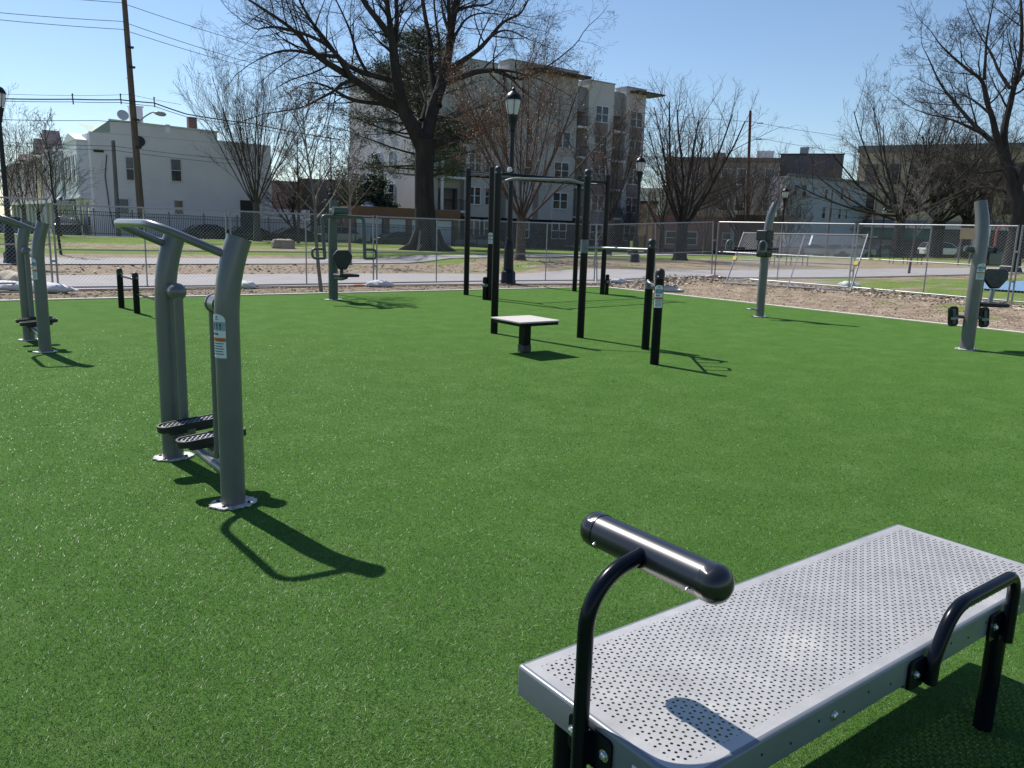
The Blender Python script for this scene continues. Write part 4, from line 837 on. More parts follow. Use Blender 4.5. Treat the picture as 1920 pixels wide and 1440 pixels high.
rowhouse(97.4, 104, 7.4, mat('brown_shingle_wall', (.22, .16, .15), .8, 0, .1, 1), 'brown row house with a flat cornice', 0)
rowhouse(104, 112, 7.4, mat('pink_grey_wall', (.35, .28, .27), .8, 0, .1, 1), 'pinkish row house, last before the left lamp post', 1.2)
rowhouse(112, 130, 7.8, mat('dark_brown_wall', (.15, .12, .11), .8, 0, .1, 1), 'long dark brown house at the far left', 0)
# apartment block
STUC = mat('taupe_stucco', (.40, .375, .365), .85, 0, .07, .6, bump=.1); STUCL = mat('light_stucco', (.48, .46, .45), .85, 0, .06, .6); BRN = mat('brown_panel', (.22, .17, .16), .8, 0, .1, 1); SLATE = brickmat('slate_base_block', (.055, .062, .075), (.045, .052, .065), (.06, .065, .075), .6, .25, .015); CAN = mat('dark_canopy', (.018, .018, .022), .6, 0, .1)
LAPG = mat('lap_siding_grey', (.24, .24, .245), .8, 0, .1, 1, bump=.2, bscale=5, stretch=(.1, .1, 4))
AY = 69.
ax = lambda px, py=260: onY(px, py, AY).x
az_ = lambda px, py: onY(px, py, AY).z
t = thing('apartment_building', (ax(790), AY, 0), 'large taupe apartment block with five storeys, balconies and dark flat canopies', 'building')
X0 = ax(790)
def ab(px, py=260): return ax(px, py)-X0
mb = MB(); mb.box(.05, ab(1206), 1.9, 15.6, -1.2, az_(1165, 170)-.05); mb.build('core_wall', STUC, t, smooth=False)
mb = MB(); mb.box(0, ab(1206), 1.2, 1.899, -1.2, 2.75); mb.build('stone_base', SLATE, t, smooth=False)
secs = [ # px0, px1, ytop, xtop, front offset, material
    (790, 822, 127, 800, .0, STUC), (822, 872, 127, 840, .6, STUC), (872, 931, 113, 890, .0, STUC), (931, 952, 137, 940, .9, STUCL), (952, 1080, 122, 1010, .0, STUC),
    (1101, 1148, 153, 1120, .0, STUCL), (1171, 1207, 166, 1190, .0, STUCL)]
for a_, c_, yt, xt, off, m_ in secs:
    mb = MB(); mb.box(ab(a_), ab(c_), off, 1.9-.001, 2.75 if a_ > 860 else -1.2, az_(xt, yt)); w_ = mb.build('wall_bay', m_, t, smooth=False)
    mb = MB(); mb.box(ab(a_)-.05, ab(c_)+.05, off-.06, 1.95, az_(xt, yt)+.001, az_(xt, yt)+.12); mb.build('parapet_cap', mat('parapet_cap_grey', (.30, .29, .27), .7, 0, .05), w_, smooth=False)
for a_, c_, yt, xt in ((1079, 1101, 160, 1090), (1148, 1171, 171, 1160)):
    mb = MB(); mb.box(ab(a_)+.01, ab(c_)-.01, .45, 1.9-.002, az_(xt, yt)-2.6, az_(xt, yt)); mb.build('wall_bay', LAPG, t, smooth=False)
mb = MB(); mb.box(ab(985), ab(1092), -1.1, .5, az_(1060, 143)-.0, az_(1060, 143)+.2); mb.build('flat_canopy', CAN, t, smooth=False)
mb = MB(); mb.box(ab(1176), ab(1207)+1.9, -1.2, 1.5, az_(1190, 175), az_(1190, 175)+.16); mb.build('flat_canopy', CAN, t, smooth=False)
FL = [15.3-3.22*k for k in range(5)]         # window head heights
def aptwin(px0, px1, k, front=0., style='white'):
    zt = FL[k]; mbp = windowY(t, ab(px0, 300), ab(px1, 300), zt-1.62, zt, front, panes=2, depth=.07); return mbp
for px0, px1 in ((1113, 1135), (1178, 1199)):
    for k in range(5):
        if k < 4: 
            mb = MB(); mb.box(ab(px0, 300)-.1, ab(px1, 300)+.1, -.03, -.001, FL[k+1]+.1, FL[k]-1.72); mb.build('spandrel_panel', BRN if k < 3 else LAPG, t, smooth=False)
        aptwin(px0, px1, k)
for px0, px1 in ((1040, 1066), (880, 901)):
    for k in range(4): aptwin(px0, px1, k+1)
for px0, px1 in ((985, 995), (911, 921)):
    for k in range(4): windowY(t, ab(px0, 300), ab(px1, 300), FL[k+1]-1.62, FL[k+1], 0, depth=.07)
mb = MB(); mb.box(-.02, .049, .0, 15.6, -1.2, 16.8); mb.box(-.1, .3, .0, 15.65, 16.8, 16.95); mb.build('end_wall', STUCL, t, smooth=False)
for yy in (5.3, 8.1):
    for k in range(1, 5):
        windowX(t, yy, yy+1.0, FL[k]-1.6, FL[k]+.1, -.021)
for px0, px1 in ((976, 1001), (1002, 1012), (1036, 1039.5)):
    mb = MB(); mb.box(ab(px0, 300), ab(px1, 300), -.02, -.001, 2.8, 5.9); mb.build('panel', BRN if px0 == 1002 else STUCL, t, smooth=False)
# balconies
for a_, c_ in ((1079, 1101), (1148, 1171), (820, 868)):
    for k in range(5):
        zf = FL[k]-2.35
        if a_ == 820 and k == 0: continue
        mb = MB(); mb.box(ab(a_, 300)+.02, ab(c_, 300)-.02, -.25 if a_ != 820 else -.9, 1.85, zf-.22, zf); sl = mb.build('balcony_slab', TRIM, t, smooth=False)
        mb = MB(); yf = -.2 if a_ != 820 else -.85; xa, xb = ab(a_, 300)+.06, ab(c_, 300)-.06; nb = max(4, int((xb-xa)/.14))
        for i in range(nb+1): xx = xa+(xb-xa)*i/nb; mb.box(xx-.012, xx+.012, yf-.012, yf+.012, zf, zf+1.0)
        mb.box(xa, xb, yf-.025, yf+.025, zf+1.0, zf+1.05); mb.build('railing', IRON, sl, smooth=False)
        mb = MB(); mb.box(xa+.5, xb-.3, 1.86 if a_ != 820 else .33, 1.898 if a_ != 820 else .349, zf+.05, zf+2.15); mb.build('balcony_door', GLASS, sl, smooth=False)
for px in (821, 867):
    mb = MB(); mb.box(ab(px, 300)-.11, ab(px, 300)+.11, -.95, -.75, -1, FL[1]-2.4); mb.build('balcony_column', TRIM, t, smooth=False)
# garages in front of the block
t = thing('garage_row', (ax(664, 420)-.0, 66.9, 0), 'row of white garage doors between brown brick piers under a brown roof', 'garage'); gX = t.location.x
gl_ = onY(660, 420, 66.9).x-gX; gr_ = onY(858, 420, 66.9).x-gX
zt_ = onY(720, 388, 66.9).z
GBR = brickmat('garage_brick', (.17, .085, .06), (.13, .065, .045), (.15, .12, .1), .22, .075, .01)
mb = MB(); mb.box(gl_, gr_, .3, 1.9, -1.2, zt_-.95); mb.build('wall', GBR, t, smooth=False)
mb = MB(); mb.box(gl_-.2, gr_+.1, -.35, 1.9, zt_-.95, zt_-.02); mb.build('brown_fascia', mat('brown_fascia', (.19, .095, .055), .8, 0, .15, 1), t, smooth=False)
px_s = [668, 699, 727, 758, 773, 806, 858]
piers = [(660, 668), (720, 730), (764, 772), (806, 814), (850, 858)]
for a_, c_ in piers:
    mb = MB(); mb.box(onY(a_, 430, 66.9).x-gX, onY(c_, 430, 66.9).x-gX, -.05, .299, -1.2, zt_-.951); mb.build('brick_pier', GBR, t, smooth=False)
GD = mat('white_garage_door', (.60, .66, .74), .5, 0, .04, 2, bump=.3, bscale=3, stretch=(.05, .05, 3))
for (a_, c_), (a2, c2) in zip(piers[:-1], piers[1:]):
    mb = MB(); mb.box(onY(c_, 430, 66.9).x-gX+.12, onY(a2, 430, 66.9).x-gX-.12, .18, .298, -1, zt_-1.05); mb.build('garage_door', GD, t, smooth=False)
p = onY(690, 388, 69.6); mb = MB(); t = thing('patio_umbrella', (p.x, 69.6, zg(p.x, 69.6)), 'white two-tier parasol above the garage roof', 'parasol')
zz = p.z-t.location.z; mb.lathe([(1.02, zz), (.45, zz+.28), (.40, zz+.30)], n=8); mb.build('canopy', TRIM, t, smooth=False); mb = MB(); mb.lathe([(.52, zz+.33), (.25, zz+.47), (.001, zz+.5)], n=8); mb.build('top_vent', TRIM, t, smooth=False)
mb = MB(); mb.tube([(0, 0, 0), (0, 0, zz+.3)], .03, 8); mb.build('pole', GALV, t)
# building left of the block between trees (brown, low)
def slab(name, px0, px1, ytop, d, m_, label, cat='building', depth=8, ang=None, base=-1.2, grp=None):
    a = atD(px0, ytop, d); c = atD(px1, ytop, d); v = Vector((c.x-a.x, c.y-a.y, 0)); rz = math.atan2(v.y, v.x)
    t = thing(name, (a.x, a.y, 0), label, cat, grp, rz); mb = MB(); mb.box(0, v.length, 0, depth, base, a.z); mb.build('wall', m_, t, smooth=False); t['w'] = v.length; del t['w']
    return t, v.length, a.z
RB = brickmat('red_brick_wall', (.38, .135, .10), (.31, .105, .08), (.30, .22, .19), .22, .075, .012)
BB = brickmat('brown_brick_wall', (.32, .26, .225), (.27, .215, .185), (.27, .23, .21), .22, .075, .012)
DB = brickmat('dark_brick_wall', (.085, .085, .10), (.065, .065, .08), (.08, .08, .085), .22, .075, .012)
TB = brickmat('tan_brick_wall', (.60, .45, .29), (.53, .39, .24), (.48, .40, .32), .22, .075, .012)
t, w_, z_ = slab('low_brick_building', 508, 566, 338, 84, mat('mauve_brown_wall', (.17, .13, .125), .85, 0, .1, 1), 'low brown building behind the crooked dark tree')
t, w_, z_ = slab('low_brick_building', 560, 655, 334, 90, mat('dull_pink_brown_wall', (.20, .155, .15), .85, 0, .1, 1), 'low brown building between the white house and the apartment block')
t, w_, z_ = slab('yellow_building', 1196, 1232, 378, 104, mat('pale_yellow_wall', (.50, .40, .26), .8, 0, .06, 1), 'small pale yellow building right of the apartment block')
mb = MB(); mb.box(-.2, w_+.2, -.25, .3, z_-.25, z_+.1); mb.build('roof_edge', CAN, t, smooth=False)
t, w_, z_ = slab('white_gabled_house', 1196, 1250, 352, 125, TRIM, 'white house peeking above the yellow building')
t, w_, z_ = slab('red_building', 1225, 1397, 403, 92, RB, 'low red brick building with a dark base behind the right trees', depth=9)
mb = MB(); mb.box(0, w_, -.04, -.001, -1.2, .05); mb.build('dark_plinth', SLATE, t, smooth=False)
for f, s in ((.16, 1.5), (.36, 1.2), (.78, .7)): windowY(t, w_*f, w_*f+s*1.1, .6, 1.9, 0, depth=.08)
mb = MB(); mb.box(w_*.86, w_*.985, -.5, -.04, 1.1, 2.6); mb.build('wall_sign', mat('pale_sign', (.48, .47, .47), .6, 0, .1, 3), t, smooth=False)
t, w_, z_ = slab('dark_shed', 1380, 1470, 402, 88, mat('maroon_wall', (.07, .035, .035), .8, 0, .1, 1), 'low dark maroon wall right of the red building', depth=4)
t, w_, z_ = slab('brown_building', 1252, 1463, 296, 118, BB, 'wide brown brick building behind the right-hand bare trees', depth=8)
mb = MB(); mb.box(-.2, w_+.1, -.3, .3, z_-.5, z_+.12); mb.build('cornice', mat('rust_cornice', (.15, .11, .095), .8, 0, .1), t, smooth=False)
mb = MB(); mb.box(w_*.40, w_*.52, 1.5, 3.5, z_, z_+.9); mb.build('roof_hatch', BB, t, smooth=False)
mb = MB(); mb.box(w_*.80, w_*.95, 2.5, 4.5, z_, z_+1.3); mb.build('roof_box', TRIM, t, smooth=False)
for f in (.08, .22, .5, .64, .885):
    windowY(t, w_*f, w_*f+1.1, z_-3.4, z_-1.4, 0, depth=.08, blind=.4); windowY(t, w_*f, w_*f+1.1, z_-7.0, z_-5.0, 0, depth=.08, blind=.4)
t, w_, z_ = slab('dark_brick_building', 1464, 1583, 290, 121, DB, 'nearly black brick building above the pale blue house', depth=8)
mb = MB(); mb.box(w_*.30, w_*.44, 1, 2.6, z_, z_+1.1); mb.build('roof_vent', GALV, t, smooth=False)
mb = MB(); mb.box(-.15, w_+.1, -.12, .3, z_, z_+.15); mb.build('coping', CAN, t, smooth=False)
# pale blue house, wall parallel to the turf edge
PB = mat('pale_blue_siding', (.42, .46, .53), .75, 0, .08, .8); BYY = 56.
p0 = onY(1481, 327, BYY); p1 = onY(1643, 350, BYY)
t = thing('pale_blue_house', (p0.x, BYY, 0), 'pale blue three-storey house with a white corner and a fire escape', 'house'); wl_ = p1.x-p0.x
mb = MB(); mb.box(0, wl_, 0, 2.6, -1.5, (p0.z+p1.z)/2); mb.build('wall', PB, t, smooth=False); zt_ = (p0.z+p1.z)/2
mb = MB(); mb.box(-.2, wl_+.1, -.25, .2, zt_, zt_+.3); mb.build('roof_edge', mat('roof_edge_grey', (.16, .17, .20), .7, 0, .1), t, smooth=False)
mb = MB(); mb.box(-.35, -.001, 0.0, 1.2, -1.5, zt_-.01); mb.build('front_wall', TRIM, t, smooth=False)
for x0, y0, x1, y1 in ((1487, 348, 1495, 366), (1503, 348, 1513, 368), (1545, 355, 1552, 373), (1575, 354, 1582, 374), (1590, 356, 1594, 374), (1540, 388, 1548, 409), (1556, 390, 1560, 409), (1570, 392, 1577, 410), (1584, 392, 1589, 411), (1498, 388, 1503, 408)): winpx(t, x0, y0, x1, y1, BYY, 0, blind=.45)
mb = MB(); q0 = onY(1596, 412, BYY).x-p0.x; q1 = onY(1624, 384, BYY).x-p0.x
for z in (2.9, 5.6): mb.box(q0, q1+.5, -1.1, 0, z, z+.08); mb.box(q0, q1+.5, -1.12, -1.08, z+.9, z+.95)
for k in range(10): f = k/10; mb.box(q0+(q1-q0)*f, q0+(q1-q0)*f+.5, -1.0, -.5, 2.9+2.7*f, 2.95+2.7*f)
mb.tube([(q0, -1, 2.9), (q1, -1, 5.6)], .05, 5); mb.tube([(q0+.5, -1, 2.9), (q1+.5, -1, 5.6)], .05, 5); mb.build('fire_escape', IRON, t, smooth=False)
# tan brick building with shops
t, w_, z_ = slab('tan_brick_building', 1613, 2080, 277, 112, TB, 'long tan brick building with shopfronts behind the right-hand trees', depth=12, base=-1.5)
mb = MB(); mb.box(-.2, w_, -.35, .3, z_-.6, z_+.2); mb.build('cornice', mat('dull_grey_cornice', (.20, .19, .18), .8, 0, .1), t, smooth=False)
mb = MB(); mb.box(-.1, w_, -.6, -.001, 3.25, 3.65); mb.build('shopfront_cornice', TRIM, t, smooth=False)
mb = MB(); mb.box(-.05, w_, -.25, -.001, 3.66, 4.2); mb.build('grey_band', mat('shop_band_grey', (.17, .17, .20), .8, 0, .1), t, smooth=False)
mb = MB(); mb.box(0, w_, -.15, -.001, -1.4, 3.24); mb.build('shopfront', mat('dark_shopfront', (.045, .035, .033), .5, 0, .5, .3), t, smooth=False)
GRN = mat('green_awning', (.02, .11, .065), .7, 0, .1)
for x0, x1 in ((1.2, 9.6), (24.5, 28)):
    mb = MB(); mb.add([(x0, -.16, 3.1), (x1, -.16, 3.1), (x1, -1.3, 2.2), (x0, -1.3, 2.2), (x0, -1.3, 1.95), (x1, -1.3, 1.95)], [(0,3,2,1),(3,4,5,2)]); aw_ = mb.build('awning', GRN, t, smooth=False)
    mb = MB(); mb.box(x0+.4, x0+2.1, -1.34, -1.31, 1.99, 2.17); mb.build('awning_lettering', TRIM, aw_, smooth=False)
mb = MB(); mb.box(.3, 4.8, -.22, -.151, -1.2, 1.8); mb.build('shop_shutter', mat('pale_shutter', (.30, .29, .27), .7, 0, .15, 2), t, smooth=False)
mb = MB(); mb.box(13.2, 14.9, -.2, -.151, 1.1, 2.2); mb.build('shop_sign', TRIM, t, smooth=False)
for i in range(14):
    x = 1.0+i*2.55
    for z in (5.2, 8.6): windowY(t, x, x+1.25, z, z+2.2, 0, style='dark_canopy', depth=.05)

# ================================================================== CARS
def car(loc, rz, col, label, kind='sedan', scale=1., grp='cars parked along the far streets'):
    t = thing('parked_car', loc, label, 'car', grp, rz); L, Wc = 4.6, 1.8
    m_ = mat('car_paint_%s' % '_'.join('%02d' % int(v*100) for v in col), col, .25, .2, .03, 3, coat=.8)
    if kind == 'sedan': low = [(-2.3,.35),(-2.3,.75),(-2.15,.92),(-1.25,.98),(-.9,1.0),(1.5,1.0),(2.2,.92),(2.3,.7),(2.3,.35)]; cab = [(-1.35,.97),(-.65,1.36),(-.1,1.44),(.6,1.42),(1.55,1.0)]
    else: low = [(-2.35,.4),(-2.35,.85),(-2.2,1.05),(-1.2,1.12),(2.15,1.12),(2.3,1.0),(2.33,.4)]; cab = [(-1.35,1.10),(-.6,1.62),(0,1.70),(1.9,1.66),(2.22,1.12)]
    Mx = Matrix(((1,0,0,0),(0,0,1,0),(0,1,0,0),(0,0,0,1)))
    def wheelcut(poly):
        out = []; 
        for c in (1.45, -1.4):
            pass
        z0 = poly[0][1]; arcp = []
        for c in (1.4, -1.42): arcp += [(c+.40*math.cos(R(a)), z0+.33*math.sin(R(a))) for a in range(0, 181, 20)]
        return poly + arcp
    mb = MB(); mb.prism(wheelcut(low), -Wc/2, Wc/2, Mx); mb.build('body', m_, t, bevel=.07, seg=3)
    mb = MB(); w0, w1 = Wc/2-.06, Wc/2-.26; n_ = len(cab); zb = min(z for _, z in cab)
    vs = []
    for s in (-1, 1): vs += [(x, s*(w0 if z < zb+.08 else w1), z) for x, z in cab]
    fs = [(i, i+1, n_+i+1, n_+i) for i in range(n_-1)]+[tuple(range(n_-1,-1,-1)), tuple(range(n_, 2*n_))]
    mb.add(vs, fs); mb.build('windows', GLASS, t, bevel=.03)
    mb = MB(); tops = [(x, z) for x, z in cab if z > zb+.3]; mb.prism([(x, z+.012) for x, z in tops]+[(x, z-.03) for x, z in tops[::-1]], -w1-.02, w1+.02, Mx); mb.build('roof', m_, t, bevel=.02)
    mb = MB()
    for s in (-1, 1):
        for (xa, za), (xb, zb_) in ((cab[0], cab[1]), (cab[-1], cab[-2])): mb.tube([(xa, s*(w0-.0), za), (xb, s*w1, zb_)], .035, 5)
        mb.tube([(.35, s*w0, zb), (.3, s*w1, tops[0][1])], .03, 5)
    mb.build('pillar', m_, t)
    for x in (1.4, -1.42):
        for s in (-1, 1):
            mb = MB(); mb.lathe([(.2, 0), (.31, .01), (.33, .05), (.33, .17), (.30, .21), (.2, .215)], (x, s*(Wc/2-.20), .33), 18, Matrix.Rotation(R(-90*s), 3, 'X')); wh = mb.build('wheel', BLACKM, t)
            mb = MB(); mb.lathe([(.2, .2), (.19, .218), (.05, .20)], (x, s*(Wc/2-.20), .33), 12, Matrix.Rotation(R(-90*s), 3, 'X')); mb.build('rim', GALV, wh)
    for s in (-1, 1):
        mb = MB(); mb.box(-2.33, -2.15, s*.62-.17, s*.62+.17, .66, .78); mb.build('headlight', TRIM, t, bevel=.02)
        mb = MB(); mb.box(2.2, 2.345, s*.65-.14, s*.65+.14, .72, .86); mb.build('tail_light', mat('tail_light_red', (.35, .02, .02), .3, 0, .05), t, bevel=.02)
    t.scale = (scale,)*3; return t
def carat(px, Y, *a, **k):
    p = onY(px, 430, Y); return car((p.x, Y, zg(p.x, Y)+.02), *a, **k)
carat(12, 64.8, 0, (.03, .05, .12), 'dark blue car behind the left lamp post')
p = G(126, 440, -.1); car((10.4, 73.5, -.1), R(78), (.012, .012, .016), 'black sport utility car standing beside the white house', 'suv')
carat(385, 64.8, 0, (.012, .014, .02), 'black rounded car with a bright windscreen in front of the white house')
carat(462, 64.9, 0, (.02, .022, .028), 'dark car behind the trunk of the vase-shaped tree')
carat(552, 64.8, R(180), (.012, .012, .014), 'black car right of the boulder')
carat(640, 65.2, R(180), (.35, .38, .44), 'silver car partly hidden by the press machine', 'suv')
carat(742, 64.8, 0, (.02, .022, .03), 'dark car in front of the white garage doors')
carat(900, 64.8, R(180), (.30, .31, .33), 'silver car behind the big tree and ladder')
def card(px, d, ang, col, lab, kind='sedan'):
    p = atD(px, 455, d); car((p.x, p.y, zg(p.x, p.y)-.0), ang, col, lab, kind)
SA = math.atan2(-.6, .8)
card(1522, 96, SA, (.22, .25, .30), 'grey car seen through the leaning panel'); card(1600, 98, SA, (.30, .34, .40), 'pale grey car right of the leaning panel'); card(1665, 100, SA+math.pi, (.05, .10, .12), 'dark teal car left of the spreading bare tree')
card(1768, 101, SA+math.pi, (.55, .56, .58), 'white sport utility car parked before the tan brick shops', 'suv'); card(1560, 99, SA, (.10, .10, .12), 'dark car behind the leaning panel')

# ================================================================== ROCK, BENCH, SIGNS
p = G(531, 465, .12); rr = random.Random(5); mb = MB(); vs = []
prof = [(.98, 0), (1.0, .18), (.97, .42), (.86, .56), (.55, .62)]
for i, (s, z) in enumerate(prof):
    for j in range(14):
        a = 2*math.pi*j/14; e = 1/max(abs(math.cos(a))**3+abs(math.sin(a))**3, .01)**(1/3.); vs.append((s*e*.68*math.cos(a)*(1+rr.uniform(-.07, .07)), s*e*.42*math.sin(a)*(1+rr.uniform(-.08, .08)), z*.92+rr.uniform(-.03, .03)))
mb.add(vs, [(i*14+j, i*14+(j+1) % 14, (i+1)*14+(j+1) % 14, (i+1)*14+j) for i in range(4) for j in range(14)]+[tuple(56+j for j in range(14))])
o = mb.build('boulder', mat('tan_rock', (.25, .20, .16), .9, 0, .3, 3, bump=.8, bscale=9), smooth=False); o.location = (p.x, p.y, zg(p.x, p.y)-.03); o.rotation_euler = (0, 0, R(-35)); tag(o, 'flat-topped tan boulder on the lawn left of the press machine', 'boulder')
def park_bench(px, py, label, rz):
    p = G(px, py, .15); t = thing('park_bench', (p.x, p.y, zg(p.x, p.y)), label, 'bench', 'dark park benches', rz)
    mb = MB()
    for k in range(5): mb.box(-.95, .95, -.25+k*.1, -.18+k*.1, .44, .47)
    mb.build('seat', IRON, t, smooth=False); mb = MB()
    for k in range(5): mb.box(-.95, .95, .27+k*.02, .30+k*.02, .52+k*.09, .59+k*.09)
    mb.build('backrest', IRON, t, smooth=False)
    for x in (-.9, 0, .9):
        mb = MB(); mb.tube([(x, -.25, 0), (x, -.25, .65)], .025, 6); mb.tube([(x, .28, 0), (x, .3, .95)], .025, 6); mb.tube([(x, -.25, .65), (x, .3, .66)], .025, 6); mb.build('leg', IRON, t)
park_bench(1697, 497, 'dark bench under the spreading bare tree', R(-37)); park_bench(1478, 500, 'dark bench seen through the leaning panel', R(-30))
def board(px0, px1, y0, y1, d, m_, label, name='sign_board', cat='sign'):
    a = atD(px0, y1, d); c = atD(px1, y0, d); v = Vector((c.x-a.x, c.y-a.y, 0)); zz = zg(a.x, a.y)
    t = thing(name, (a.x, a.y, zz), label, cat, None, math.atan2(v.y, v.x)); mb = MB(); mb.box(0, v.length, 0, .08, a.z-zz, c.z-zz); mb.build('panel', m_, t, bevel=.01)
    for x in (.1, v.length-.1): 
        mb = MB(); mb.tube([(x, .12, 0), (x, .12, c.z-zz)], .05, 8); mb.build('post', WOODG, t)
board(1799, 1829, 428, 448, 60, mat('plywood', (.42, .32, .19), .8, 0, .1, 3), 'plywood board on posts left of the leg press pillar')
board(1852, 1858, 429, 443, 60, TRIM, 'small white sign right of the leg press pillar')
p = atD(1877, 470, 72); mb = MB(); mb.tube([(-.55, 0, 0), (-.55, 0, 2.3)]+[(.55*math.cos(R(a)), 0, 2.3+.55*math.sin(R(a))) for a in range(160, 19, -20)]+[(.55, 0, 2.3), (.55, 0, 0)], .07, 8); o = mb.build('play_arch', mat('red_paint', (.40, .07, .06), .5, 0, .1)); o.location = (p.x, p.y, zg(p.x, p.y)); o.rotation_euler = (0, 0, R(-37)); tag(o, 'red play arch near the right picture edge', 'play arch')
p = G(1186, 481, .1); t = thing('litter_bin', (p.x, p.y, zg(p.x, p.y)-.02), 'small black round bin on the lawn right of the ladder', 'bin'); mb = MB(); mb.lathe([(.26, 0), (.34, .12), (.36, .34), (.30, .42)], n=16); mb.build('bin_body', BLACKM, t); mb = MB(); mb.lathe([(.31, .42), (.25, .52), (.05, .56)], n=16); mb.build('lid', BLACKM, t)
# ================================================================== TREES
def rv(rr): 
    v = Vector((rr.gauss(0, 1), rr.gauss(0, 1), rr.gauss(0, 1))); return v.normalized()
def grow(T, p, d, L, r, lv, c, rr):
    """one branch: a wandering tapered tube that bears side branches"""
    segs = c['segs'][lv]; pts = [p.copy()]; dd = d.normalized(); st = L/segs; rs = [r]; r1 = r*c['taper'][lv]
    for i in range(segs):
        dd = (dd + rv(rr)*c['wob'][lv] + Vector((0, 0, 1))*c['up'][lv]).normalized(); pts.append(pts[-1]+dd*st); rs.append(r+(r1-r)*(i+1)/segs)
    tgt = T[0] if lv < c['limb'] else T[1]; tgt.tube(pts, rs, c['n'][lv], cap=False); T[2] += 1
    if lv+1 >= len(c['segs']): 
        if 'buds' in c:
            T[3].append((pts[-1], dd)); T[3].append((pts[-2], dd))
        return
    k = c['kids'][lv]; k = k if isinstance(k, int) else rr.randint(*k)
    for j in range(k):
        f = c['from'][lv]+(1-c['from'][lv])*(j+rr.random()*.8)/k; f = min(f, .999); i = int(f*segs); q = pts[i].lerp(pts[i+1], f*segs-i); ax_ = (pts[i+1]-pts[i]).normalized()
        side = (rv(rr)); side = (side-ax_*side.dot(ax_)).normalized(); a = R(c['ang'][lv])*rr.uniform(.7, 1.25)
        nd = ax_*math.cos(a)+side*math.sin(a); nd.z += c.get('bias', .0)
        grow(T, q, nd, L*c['ratio'][lv]*rr.uniform(.65, 1.15)*(1.15-.45*f), max(rs[i]*(.48 if lv < 2 else .55)*rr.uniform(.75, 1), c.get('rmin', .0055)), lv+1, c, rr)
def finish(name, loc, T, mt, mtw, label, cat='tree', grp=None):
    t = thing(name, loc, label, cat, grp); T[0].build('trunk', mt, t); 
    if T[1].v: T[1].build('crown', mtw, t)
    return t
def vase(label, px, py, z, h, seed, mt=BARKG, mtw=TWIG, trunk_h=.22, tr=.16, nl=9, spread=26, c=None, name='bare_tree', pos=None, lean=(0, 0), grp='bare trees in the park'):
    rr = random.Random(seed); p = pos or G(px, py, z); base = Vector((p[0], p[1], zg(p[0], p[1])-.08)); T = [MB(), MB(), 0, []]
    cfg = dict(segs=[5, 4, 4, 3], taper=[.35, .35, .4, .5], wob=[.13, .17, .2, .22], up=[.05, .05, .04, .03], kids=[8, 6, 5, 0], ang=[34, 38, 40, 32], ratio=[.5, .5, .55, .5], n=[6, 4, 3, 3], limb=2, **{'from': [.18, .2, .15, 0]}); cfg['rmin'] = max(.005, base.length*.00013); cfg.update(c or {})
    th = h*trunk_h; ln = Vector((lean[0], lean[1], 0)); T[0].tube([(0, 0, 0), (0, 0, .25), ln*.5+Vector((0, 0, th*.6)), ln+Vector((0, 0, th))], [tr*1.5, tr*1.08, tr*.95, tr*.9], 10, cap=False)
    for k in range(nl):
        az = 2*math.pi*(k+rr.uniform(-.3, .3))/nl; a = R(spread)*rr.uniform(.35, 1.2) if k else R(4); d = Vector((math.sin(a)*math.cos(az), math.sin(a)*math.sin(az), math.cos(a)))
        grow(T, ln+Vector((0, 0, th*rr.uniform(.78, 1.0))), d, (h-th)*rr.uniform(.8, 1.05), tr*rr.uniform(.17, .29), 0, cfg, rr)
    return finish(name, base, T, mt, mtw, label, grp=grp), T

# the big oak-like tree in the middle: limbs follow the real tree's main forks
D0 = 56.; tb = G(800, 473, .03); T = [MB(), MB(), 0, []]; rr = random.Random(11); OB = Vector((tb.x, tb.y, zg(tb.x, tb.y)-.1))
DH = math.hypot(tb.x, tb.y); view = Vector((tb.x, tb.y, 0)).normalized()
def tp(px, py, dep=0.): return atD(px, py, DH+dep)-OB
def limb(pts, r0, r1, dep0, dep1, kids=7, sub=3.6, extra=None):
    P = [tp(x, y, dep0+(dep1-dep0)*(i/(len(pts)-1))) for i, (x, y) in enumerate(pts)]
    Q = rounded(P, .8, 3); k = len(Q); rs = [r0+(r1-r0)*(i/(k-1))**.8 for i in range(k)]; T[0].tube(Q, rs, 9, cap=False)
    cfg = dict(segs=[6, 5, 4, 3], taper=[.3, .35, .4, .5], wob=[.20, .24, .26, .25], up=[.02, .01, .0, .0], kids=[6, 5, 4, 0], ang=[48, 46, 42, 35], ratio=[.55, .52, .5, .5], n=[5, 4, 3, 3], limb=1, **{'from': [.15, .15, .15, 0]}); cfg.update(extra or {})
    for j in range(kids):
        f = .22+.78*(j+rr.random()*.7)/kids; i = min(int(f*(k-1)), k-2); q = Q[i]; ax_ = (Q[i+1]-Q[i]).normalized(); s = rv(rr); s = (s-ax_*s.dot(ax_)).normalized(); a = R(rr.uniform(35, 65))
        grow(T, q, ax_*math.cos(a)+s*math.sin(a)+Vector((0, 0, .12)), sub*rr.uniform(.6, 1.2)*(1.2-.5*f), min(rs[i]*.42, .055), 0, cfg, rr)
    grow(T, Q[-1], Q[-1]-Q[-2], sub*.8, r1, 0, cfg, rr)
T[0].tube([tp(803, 478), tp(801, 466), tp(799, 440), tp(796, 380), tp(795, 320), tp(797, 285), tp(797, 262)], [1.4, .88, .71, .62, .58, .62, .72], 18, cap=False)
for a in range(7):
    an = 2*math.pi*a/7+.3; T[0].tube([(math.cos(an)*1.9, math.sin(an)*1.9, .0), (math.cos(an)*1.0, math.sin(an)*1.0, .35), (math.cos(an)*.5, math.sin(an)*.5, 1.3)], [.12, .28, .35], 8, cap=False)
